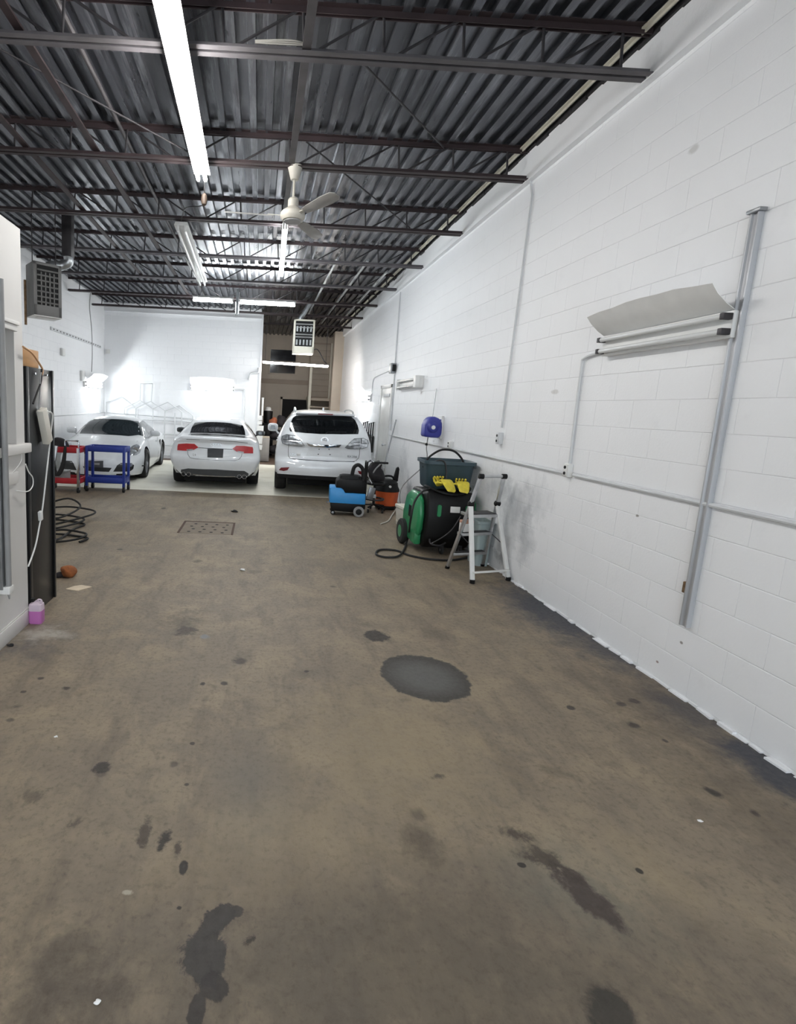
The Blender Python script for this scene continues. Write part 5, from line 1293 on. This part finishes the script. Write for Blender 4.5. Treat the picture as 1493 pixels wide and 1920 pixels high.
# --- sedan -------------------------------------------------------------
A = Car('white_sedan', 'white four-door sedan seen from behind with red tail lamps', (-.815, 9.62, 0), math.radians(2.4))
LA = 4.6
A.body(dict(
    ztop=[(0, .99), (.05, 1.03), (.3, 1.045), (.5, 1.06), (.8, 1.19), (1.2, 1.315), (1.6, 1.365), (2.1, 1.385), (2.5, 1.36), (2.75, 1.30), (3.35, .99), (3.9, .90), (4.4, .74), (4.6, .60)],
    crown=[(0, .02), (.4, .025), (.7, .045), (1.3, .06), (2.6, .06), (3.3, .05), (4.6, .03)],
    zbelt=[(0, .92), (.3, .96), (.8, .955), (3.2, .92), (3.6, .87), (4.3, .68), (4.6, .54)],
    zmid=[(0, .62), (1, .62), (3.6, .6), (4.6, .45)],
    zb=[(0, .27), (.5, .25), (1, .17), (3.8, .16), (4.6, .2)], wlow=[(0, .74), (.35, .78), (.7, .92), (3.8, .93), (4.6, .9)],
    wmax=[(0, .80), (.03, .845), (.1, .872), (.3, .888), (.8, .897), (3.6, .895), (4.1, .87), (4.4, .80), (4.6, .62)],
    wbelt=[(0, .735), (.06, .775), (.3, .815), (.8, .835), (1.5, .85), (3.2, .85), (3.8, .82), (4.3, .74), (4.6, .55)],
    wroof=[(0, .62), (.1, .665), (.35, .695), (.55, .67), (.9, .60), (1.3, .555), (2.0, .55), (2.6, .56), (3.0, .62), (3.4, .70), (4.2, .60), (4.6, .44)]), LA,
    ([(.2, .07), (.42, .03), (.5, 0), (.62, 0), (.67, .035), (.72, .05), (.9, .07), (.95, .05), (1.0, .015), (1.1, .015)], .075),
    ([(.2, .05), (.5, 0), (.75, .1)], .1), (1.0, 3.75), .325, .895)
zA = zm(300, 640, 6.623)
A.wheels((1.0, 3.75), .325, .245, .885)
A.patch('rear_window', A.pix(zA, [(352, 1163), (390, 1085), (432, 1012), (560, 1006), (720, 1006), (880, 1018), (1030, 1048), (1055, 1120), (1075, 1198), (900, 1182), (700, 1170), (500, 1163)]), 'car_glass', .004)
tl = A.patch('tail_lamp', A.pix(zA, [(216, 1352), (219, 1300), (228, 1274), (330, 1268), (430, 1274), (455, 1295), (480, 1318), (420, 1348), (330, 1360)]), 'lamp_red', .008, mirror=True)
for o, sg in zip(tl, (1, -1)):
    pp = A.pix(zA, [(330, 1342), (420, 1338), (400, 1352), (335, 1358)])
    A.patch('reverse_light', [Vector((p.x * sg, p.y, p.z)) for p in pp], 'lamp_clear', .011, .01, 1, parent=o)
A.patch('plate', A.pix(zA, [(592, 1335), (790, 1338), (782, 1447), (590, 1440)]), 'plate_dark', .012)
A.patch('plate_recess', A.pix(zA, [(480, 1322), (895, 1340), (880, 1360), (800, 1352), (795, 1450), (588, 1446), (585, 1345), (490, 1338)]), 'seam', .0, .0, 2) if False else None
A.patch('rear_valance', A.pix(zA, [(240, 1650), (262, 1592), (350, 1578), (700, 1590), (1050, 1610), (1100, 1640), (1118, 1700), (1075, 1700), (700, 1690), (380, 1672)]), 'trim_grey', .006)
A.patch('valance_strip', A.pix(zA, [(410, 1643), (935, 1672), (935, 1682), (410, 1655)]), 'chrome', .014, .01)
for u_, v_ in ((295, 1643), (358, 1648), (985, 1678), (1047, 1680)):
    p = A.hit(*zA(u_, v_))
    tp = B().lathe([(.036, -.03), (.042, -.03), (.042, .1), (.036, .1)], 18, p, 'y', closed=True).build('exhaust_tip', 'chrome', A.root)
    B().lathe([(.004, -.005), (.036, -.005), (.036, .0), (.004, .0)], 16, p, 'y').build('exhaust_bore', 'void', tp)
c = A.hit(*zA(693, 1290))
em = thing('emblem', None, None); em.parent = A.root
for k in range(4):
    x_ = c.x + (k - 1.5) * .048
    B().tube([(x_ + .032 * math.cos(q_), A.surf(Vector((x_, 0, c.z)), Vector((0, 1, 0))).y - .006, c.z + .032 * math.sin(q_)) for q_ in [2 * math.pi * i_ / 20 for i_ in range(20)]], .0045, 6, closed=True).build('ring', 'chrome', em)
p = A.hit(*zA(428, 1410)); A.text('S4', p, .065)
A.seam(A.pix(zA, [(478, 1320), (600, 1328), (790, 1336), (900, 1342)]), .006)
A.seam(A.pix(zA, [(345, 1362), (350, 1410), (375, 1445), (450, 1460), (700, 1475), (930, 1482), (985, 1465), (1010, 1430), (1020, 1395)]), .004)
A.seam(A.pix(zA, [(330, 1216), (420, 1218), (700, 1232), (900, 1245), (1090, 1262)]), .005)
sw = [(.92, .985), (1.3, 1.24), (1.6, 1.30), (2.1, 1.325), (2.5, 1.30), (2.78, 1.22), (3.18, .98)]
A.patch('side_window', A.sidepoly(sw), 'car_glass', .004, mirror=True)
A.patch('windshield', [A.surf(Vector((x_, 4.5, z_)), Vector((0, -1, 0)), 1) for x_, z_ in ((-.66, 1.03), (-.6, 1.15), (-.5, 1.29), (0, 1.32), (.5, 1.29), (.6, 1.15), (.66, 1.03), (0, 1.04))], 'car_glass', .004)
A.patch('headlamp', [A.surf(Vector((x_, 4.9, z_)), Vector((0, -1, 0)), 1) for x_, z_ in ((.4, .6), (.42, .66), (.74, .72), (.76, .62))], 'lamp_clear', .006, mirror=True)
A.patch('grille', [A.surf(Vector((x_, 4.9, z_)), Vector((0, -1, 0)), 1) for x_, z_ in ((-.3, .34), (-.33, .6), (.33, .6), (.3, .34))], 'trim_black', .006)
for y_ in (1.02, 1.98, 3.02):
    A.seam([A.surf(Vector((A.half * 1.5, y_, z_)), Vector((-1, 0, 0)), 0) for z_ in (.3, .5, .7, .9, .97)], .003, mirror=True)
for y_ in (1.55, 2.55):
    for sd in (1, -1):
        q_ = A.surf(Vector((A.half * 1.5, y_, .82)), Vector((-1, 0, 0)), 0)
        B().box(sd * (q_.x - .01), sd * (q_.x + .025), y_ - .09, y_ + .09, .805, .835).build('door_handle', 'car_white', A.root, bevel=.008)
B().box(-.62, .62, .3, LA - .4, .13, .3).build('underbody', 'arch_dark', A.root, bevel=.02)
A.mirrors(.99, 3.05, .985, (.115, .06, .065), 'trim_grey')

# --- sport utility -------------------------------------------------------
Lx = Car('white_suv', 'white sport utility car seen from behind with clear tail lamps', (1.235, 9.25, 0), math.radians(-3.2))
LL = 4.65
Lx.body(dict(
    ztop=[(0, 1.03), (.05, 1.11), (.1, 1.18), (.2, 1.31), (.32, 1.45), (.42, 1.535), (.55, 1.585), (.9, 1.62), (1.6, 1.645), (2.2, 1.635), (2.6, 1.59), (2.9, 1.48), (3.5, 1.14), (4.1, 1.02), (4.5, .86), (4.65, .72)],
    crown=[(0, .015), (.3, .03), (.6, .045), (2.6, .05), (3.5, .05), (4.65, .03)],
    zbelt=[(0, .98), (.06, 1.04), (.2, 1.1), (.6, 1.12), (3.2, 1.07), (3.7, 1.0), (4.4, .8), (4.65, .64)],
    zmid=[(0, .72), (3.6, .7), (4.65, .5)],
    zb=[(0, .35), (.4, .32), (.9, .24), (3.8, .22), (4.65, .28)],
    wmax=[(0, .85), (.03, .885), (.1, .905), (.3, .918), (.8, .925), (3.6, .925), (4.1, .9), (4.45, .82), (4.65, .64)],
    wbelt=[(0, .80), (.06, .83), (.2, .85), (.5, .87), (3.2, .875), (3.8, .85), (4.4, .76), (4.65, .55)],
    wroof=[(0, .755), (.06, .755), (.15, .74), (.3, .69), (.45, .635), (.8, .60), (2.4, .60), (2.9, .63), (3.5, .70), (4.2, .64), (4.65, .46)]), LL,
    ([(.3, .04), (.44, .01), (.52, 0), (.63, 0), (.67, .02), (.70, .055), (.78, .075), (.92, .075), (1.0, .06), (1.1, .05), (1.2, .05)], .06),
    ([(.2, .05), (.5, 0), (.75, .1)], .1), (.95, 3.65), .365, .925, dark=.435)
z1, z2 = zm(480, 560, 4.8), zm(480, 640, 7.465)
Lx.wheels((.95, 3.65), .365, .24, .915, 1)
Lx.patch('rear_window', Lx.pix(z2, [(480, 1262), (468, 1230), (490, 1130), (520, 1070), (560, 1042), (800, 1040), (1100, 1048), (1330, 1058), (1385, 1100), (1425, 1180), (1442, 1250), (1432, 1300), (1200, 1302), (900, 1298), (700, 1285), (540, 1268)]), 'car_glass', .004)
tl = Lx.patch('tail_lamp', Lx.pix(z2, [(372, 1425), (358, 1370), (368, 1330), (430, 1306), (560, 1326), (620, 1385), (682, 1458), (640, 1466), (540, 1460), (440, 1448)]), 'lamp_clear', .01, mirror=True)
for o, sg in zip(tl, (1, -1)):
    for k, uv in enumerate(([(455, 1312), (468, 1312), (470, 1448), (455, 1448)],)):
        A_ = [Vector((p.x * sg, p.y, p.z)) for p in Lx.pix(z2, uv)]; Lx.patch('lamp_divider', A_, 'seam', .013, .008, 1, parent=o)
    for uv in ([(380, 1370), (450, 1378), (450, 1386), (380, 1380)], [(480, 1400), (600, 1425), (600, 1434), (480, 1412)], [(480, 1360), (570, 1372), (570, 1380), (480, 1370)]):
        A_ = [Vector((p.x * sg, p.y, p.z)) for p in Lx.pix(z2, uv)]; Lx.patch('lamp_rib', A_, 'seam', .013, .006, 1, parent=o)
ol = Lx.pix(z2, [(372, 1425), (358, 1370), (368, 1330), (430, 1306), (560, 1326), (620, 1385), (682, 1458), (640, 1466), (540, 1460), (440, 1448), (372, 1425)])
Lx.seam(ol, .005, 'trim_grey', 'lamp_surround', mirror=True, off=.01)
Lx.patch('tailgate_trim', Lx.pix(z2, [(712, 1418), (760, 1438), (1000, 1446), (1195, 1444), (1168, 1482), (1000, 1484), (770, 1470), (735, 1455)]), 'chrome', .022, .02, bulge=.006)
Lx.patch('plate_recess', Lx.pix(z2, [(742, 1480), (1000, 1494), (1180, 1496), (1216, 1620), (960, 1612), (698, 1602)]), mat('plate_white', rgb(222, 225, 228), .4), .003, .01)
for u_, v_ in ((873, 1580), (1037, 1585), (885, 1510), (1023, 1512)):
    p = Lx.hit(*z2(u_, v_)); B().cyl(p + Vector((0, -.008, 0)), p + Vector((0, .01, 0)), .011, 8).build('plate_bolt', 'trim_black', Lx.root)
c = Lx.hit(*z2(962, 1378))
em = thing('emblem', None, None); em.parent = Lx.root
B().tube([(c.x + .062 * math.cos(q_), c.y - .008, c.z + .043 * math.sin(q_)) for q_ in [2 * math.pi * i_ / 28 for i_ in range(28)]], .006, 6, closed=True).build('ring', 'chrome', em)
B().tube([(c.x + .012, c.y - .008, c.z + .036), (c.x - .03, c.y - .008, c.z - .014), (c.x + .05, c.y - .008, c.z - .018)], .006, 6).build('letter_stroke', 'chrome', em)
Lx.text('LEXUS', Lx.hit(*z2(545, 1590)), .062); Lx.text('RX 350', Lx.hit(*z2(1345, 1614)), .056)
p = Lx.hit(*z2(598, 1583)); B().box(p.x - .035, p.x + .035, p.y - .008, p.y + .01, p.z - .022, p.z + .022).build('sticker', 'paper', Lx.root, bevel=.003)
Lx.seam(Lx.pix(z2, [(458, 1450), (452, 1540), (455, 1600), (475, 1635), (520, 1648)]), .004)
Lx.seam(Lx.pix(z2, [(1456, 1480), (1450, 1580), (1440, 1630), (1400, 1672), (1360, 1682)]), .004)
Lx.seam(Lx.pix(z2, [(510, 1646), (700, 1660), (1000, 1678), (1380, 1684)]), .008)
Lx.patch('rear_reflector', Lx.pix(z1, [(206, 1542), (226, 1520), (302, 1517), (285, 1542), (250, 1550)]), 'lamp_red_dark', .006, mirror=True)
B().box(-.56, .56, .33, .62, 1.548, 1.585).build('roof_spoiler', 'car_white', Lx.root, bevel=.015)
B().box(-.14, .14, .322, .335, 1.555, 1.575).build('brake_light', 'lamp_red_dark', Lx.root, bevel=.003)
for sd in (-1, 1):
    B().tube(spline([(sd * .56, .66, 1.575), (sd * .565, .78, 1.625), (sd * .57, 1.4, 1.66), (sd * .57, 2.1, 1.65), (sd * .575, 2.3, 1.58)], 6), .018, 8).build('roof_rail', 'galv', Lx.root)
B().prism([(.95, 1.6), (1.2, 1.62), (1.18, 1.66), (1.05, 1.69), (1.02, 1.69)], 'x', -.015, .015).build('antenna_fin', 'car_white', Lx.root, bevel=.006)
B().tube([(.0, .11, 1.2), (.05, .14, 1.235), (.4, .16, 1.25)], .009, 6).build('rear_wiper', 'trim_black', Lx.root)
sw = [(.55, 1.17), (.72, 1.40), (1.1, 1.53), (1.8, 1.56), (2.4, 1.54), (2.75, 1.44), (3.3, 1.12)]
Lx.patch('side_window', Lx.sidepoly(sw), 'car_glass', .004, mirror=True)
Lx.patch('windshield', [Lx.surf(Vector((x_, 4.5, z_)), Vector((0, -1, 0)), 1) for x_, z_ in ((-.7, 1.18), (-.62, 1.35), (-.55, 1.52), (0, 1.56), (.55, 1.52), (.62, 1.35), (.7, 1.18), (0, 1.19))], 'car_glass', .004)
Lx.patch('headlamp', [Lx.surf(Vector((x_, 4.9, z_)), Vector((0, -1, 0)), 1) for x_, z_ in ((.42, .72), (.45, .8), (.76, .84), (.78, .74))], 'lamp_clear', .006, mirror=True)
for y_ in (1.45, 2.35, 3.2):
    Lx.seam([Lx.surf(Vector((Lx.half * 1.5, y_, z_)), Vector((-1, 0, 0)), 0) for z_ in (.4, .6, .8, 1.0, 1.1)], .003, mirror=True)
for y_ in (1.6, 2.5):
    for sd in (1, -1):
        q_ = Lx.surf(Vector((Lx.half * 1.5, y_, .95)), Vector((-1, 0, 0)), 0)
        B().box(sd * (q_.x - .01), sd * (q_.x + .03), y_ - .1, y_ + .1, .935, .965).build('door_handle', 'car_white', Lx.root, bevel=.008)
B().box(-.66, .66, .25, LL - .4, .2, .42).build('underbody', 'arch_dark', Lx.root, bevel=.02)
Lx.mirrors(1.06, 3.0, 1.17, (.125, .06, .10), 'car_white', stalk=.02)

# --- coupe ---------------------------------------------------------------
LC = 4.22
yaw = .055
Cn = Vector((-3.2, 9.96, 0)); dirf = Vector((math.sin(yaw), -math.cos(yaw), 0))
C = Car('white_coupe', 'white two-door sports coupe facing the camera by the left wall', Cn - dirf * LC, math.pi + yaw)
C.body(dict(
    ztop=[(0, .60), (.08, .76), (.4, .87), (.9, .99), (1.5, 1.19), (2.0, 1.275), (2.35, 1.28), (2.6, 1.24), (2.8, 1.16), (3.22, .90), (3.5, .83), (3.9, .70), (4.12, .57), (4.22, .47)],
    crown=[(0, .02), (1, .05), (2.5, .07), (3.2, .03), (3.6, .015), (4.22, .02)],
    zbelt=[(0, .48), (.2, .70), (.8, .83), (1.6, .81), (2.8, .80), (3.2, .80), (3.55, .75), (3.9, .62), (4.22, .42)],
    zmid=[(0, .42), (.6, .52), (3.4, .5), (4.22, .36)],
    zb=[(0, .2), (.5, .14), (3.6, .13), (4.22, .15)],
    wmax=[(0, .66), (.05, .72), (.2, .80), (.5, .86), (.95, .882), (1.6, .85), (2.8, .845), (3.35, .865), (3.75, .84), (4.0, .76), (4.15, .66), (4.22, .54)],
    wbelt=[(0, .58), (.2, .72), (.8, .815), (1.5, .80), (2.9, .79), (3.4, .775), (3.8, .71), (4.1, .58), (4.22, .46)],
    wroof=[(0, .46), (.5, .55), (1.2, .50), (1.8, .50), (2.4, .52), (2.8, .57), (3.2, .63), (3.5, .60), (3.9, .52), (4.22, .36)]), LC,
    ([(.2, .06), (.45, 0), (.7, .08)], .08), ([(.14, .05), (.2, .01), (.3, 0), (.36, .01), (.45, .05), (.6, .1)], .16), (.97, 3.33), .315, .865)
zC = zm(100, 760, 7.11)
C.wheels((.97, 3.33), .315, .25, .862, 1)
C.patch('windshield', C.pix(zC, [(352, 376), (385, 315), (430, 255), (480, 205), (530, 184), (700, 182), (900, 190), (1090, 212), (1180, 238), (1205, 300), (1222, 430), (1000, 410), (700, 390), (500, 380)]), 'glass_tint', .004)
hl = C.patch('headlamp', C.pix(zC, [(1000, 610), (1020, 570), (1060, 537), (1110, 522), (1155, 540), (1170, 585), (1155, 635), (1110, 662), (1050, 672), (1008, 655)]), 'lamp_clear', .008, mirror=True, bulge=.01)
for o, sg in zip(hl, (1, -1)):
    p = C.hit(*zC(1095, 590)); B().lathe([(.004, .03), (.055, .03), (.06, .02), (.05, -.02)], 20, Vector((p.x * sg, p.y, p.z)), 'y').build('projector', 'chrome', o)
C.patch('air_intake', C.pix(zC, [(798, 884), (850, 800), (900, 768), (1045, 768), (1076, 800), (1064, 850), (1015, 884)]), 'trim_black', .005, mirror=True)
p = C.hit(*zC(1030, 795))
for sg in (1, -1): B().lathe([(.004, .02), (.035, .02), (.042, .005), (.04, -.02)], 18, Vector((p.x * sg, p.y, p.z)), 'y').build('fog_lamp', 'lamp_clear', C.root)
C.patch('center_intake', C.pix(zC, [(395, 812), (780, 834), (742, 888), (430, 872)]), 'trim_black', .005)
C.patch('plate_holder', C.pix(zC, [(465, 738), (535, 735), (555, 748), (600, 745), (668, 742), (668, 832), (560, 828), (462, 818)]), 'trim_grey', .02, .03)
C.patch('plate_label', C.pix(zC, [(512, 768), (620, 772), (618, 800), (512, 795)]), 'grey_plastic', .024, .006)
C.patch('front_lip', C.pix(zC, [(170, 900), (440, 925), (800, 945), (1100, 940), (1190, 925), (1190, 960), (800, 975), (400, 955), (180, 930)]), 'trim_black', .004)
sw = [(1.55, .84), (1.45, .95), (1.7, 1.1), (2.1, 1.19), (2.45, 1.175), (2.7, 1.08), (3.02, .84)]
C.patch('side_window', C.sidepoly(sw), 'car_glass', .004, mirror=True)
C.patch('rear_window', [C.surf(Vector((x_, -.5, z_)), Vector((0, 1, 0)), 1) for x_, z_ in ((-.5, 1.0), (-.42, 1.16), (0, 1.2), (.42, 1.16), (.5, 1.0))], 'car_glass', .004)
C.patch('tail_lamp', [C.surf(Vector((x_, -.5, z_)), Vector((0, 1, 0)), 1) for x_, z_ in ((.45, .66), (.5, .74), (.7, .72), (.72, .62))], 'lamp_red', .006, mirror=True)
for y_ in (1.62, 2.95):
    C.seam([C.surf(Vector((C.half * 1.5, y_, z_)), Vector((-1, 0, 0)), 0) for z_ in (.25, .4, .6, .78)], .003, mirror=True)
C.seam(C.pix(zC, [(330, 400), (320, 470), (340, 560)]), .003); C.seam(C.pix(zC, [(1225, 435), (1120, 480), (1010, 560)]), .003)
for sg in (1, -1):
    q_ = C.surf(Vector((C.half * 1.5, 1.3, .62)), Vector((-1, 0, 0)), 0)
    B().prism([(1.25, .5), (1.3, .7), (1.42, .68), (1.4, .5)], 'x', sg * (q_.x - .02), sg * (q_.x + .006)).build('side_vent', 'trim_black', C.root)
    q_ = C.surf(Vector((C.half * 1.5, 1.85, .7)), Vector((-1, 0, 0)), 0)
    B().box(sg * (q_.x - .01), sg * (q_.x + .025), 1.76, 1.94, .69, .72).build('door_handle', 'car_white', C.root, bevel=.008)
p = C.hit(*zC(1185, 805))
B().box(p.x - .05, p.x + .05, p.y - .02, p.y + .02, p.z - .012, p.z + .012).build('side_marker', 'trim_black', C.root, bevel=.003)
B().box(-.6, .6, .35, LC - .35, .1, .3).build('underbody', 'arch_dark', C.root, bevel=.02)
C.mirrors(.93, 2.72, .93, (.11, .06, .065), 'car_white', stalk=.06)

# ------------------------------------------------------------------ recentre single-mesh things on their own base
for o in list(COL.objects):
    if o.type == 'MESH' and o.parent is None and o.get('kind') is None and o.location.length < 1e-6:
        co = [v.co for v in o.data.vertices]
        c = Vector(((min(p.x for p in co) + max(p.x for p in co)) / 2, (min(p.y for p in co) + max(p.y for p in co)) / 2, min(p.z for p in co)))
        o.data.transform(Matrix.Translation(-c)); o.location = c
        for ch in o.children: ch.location -= c
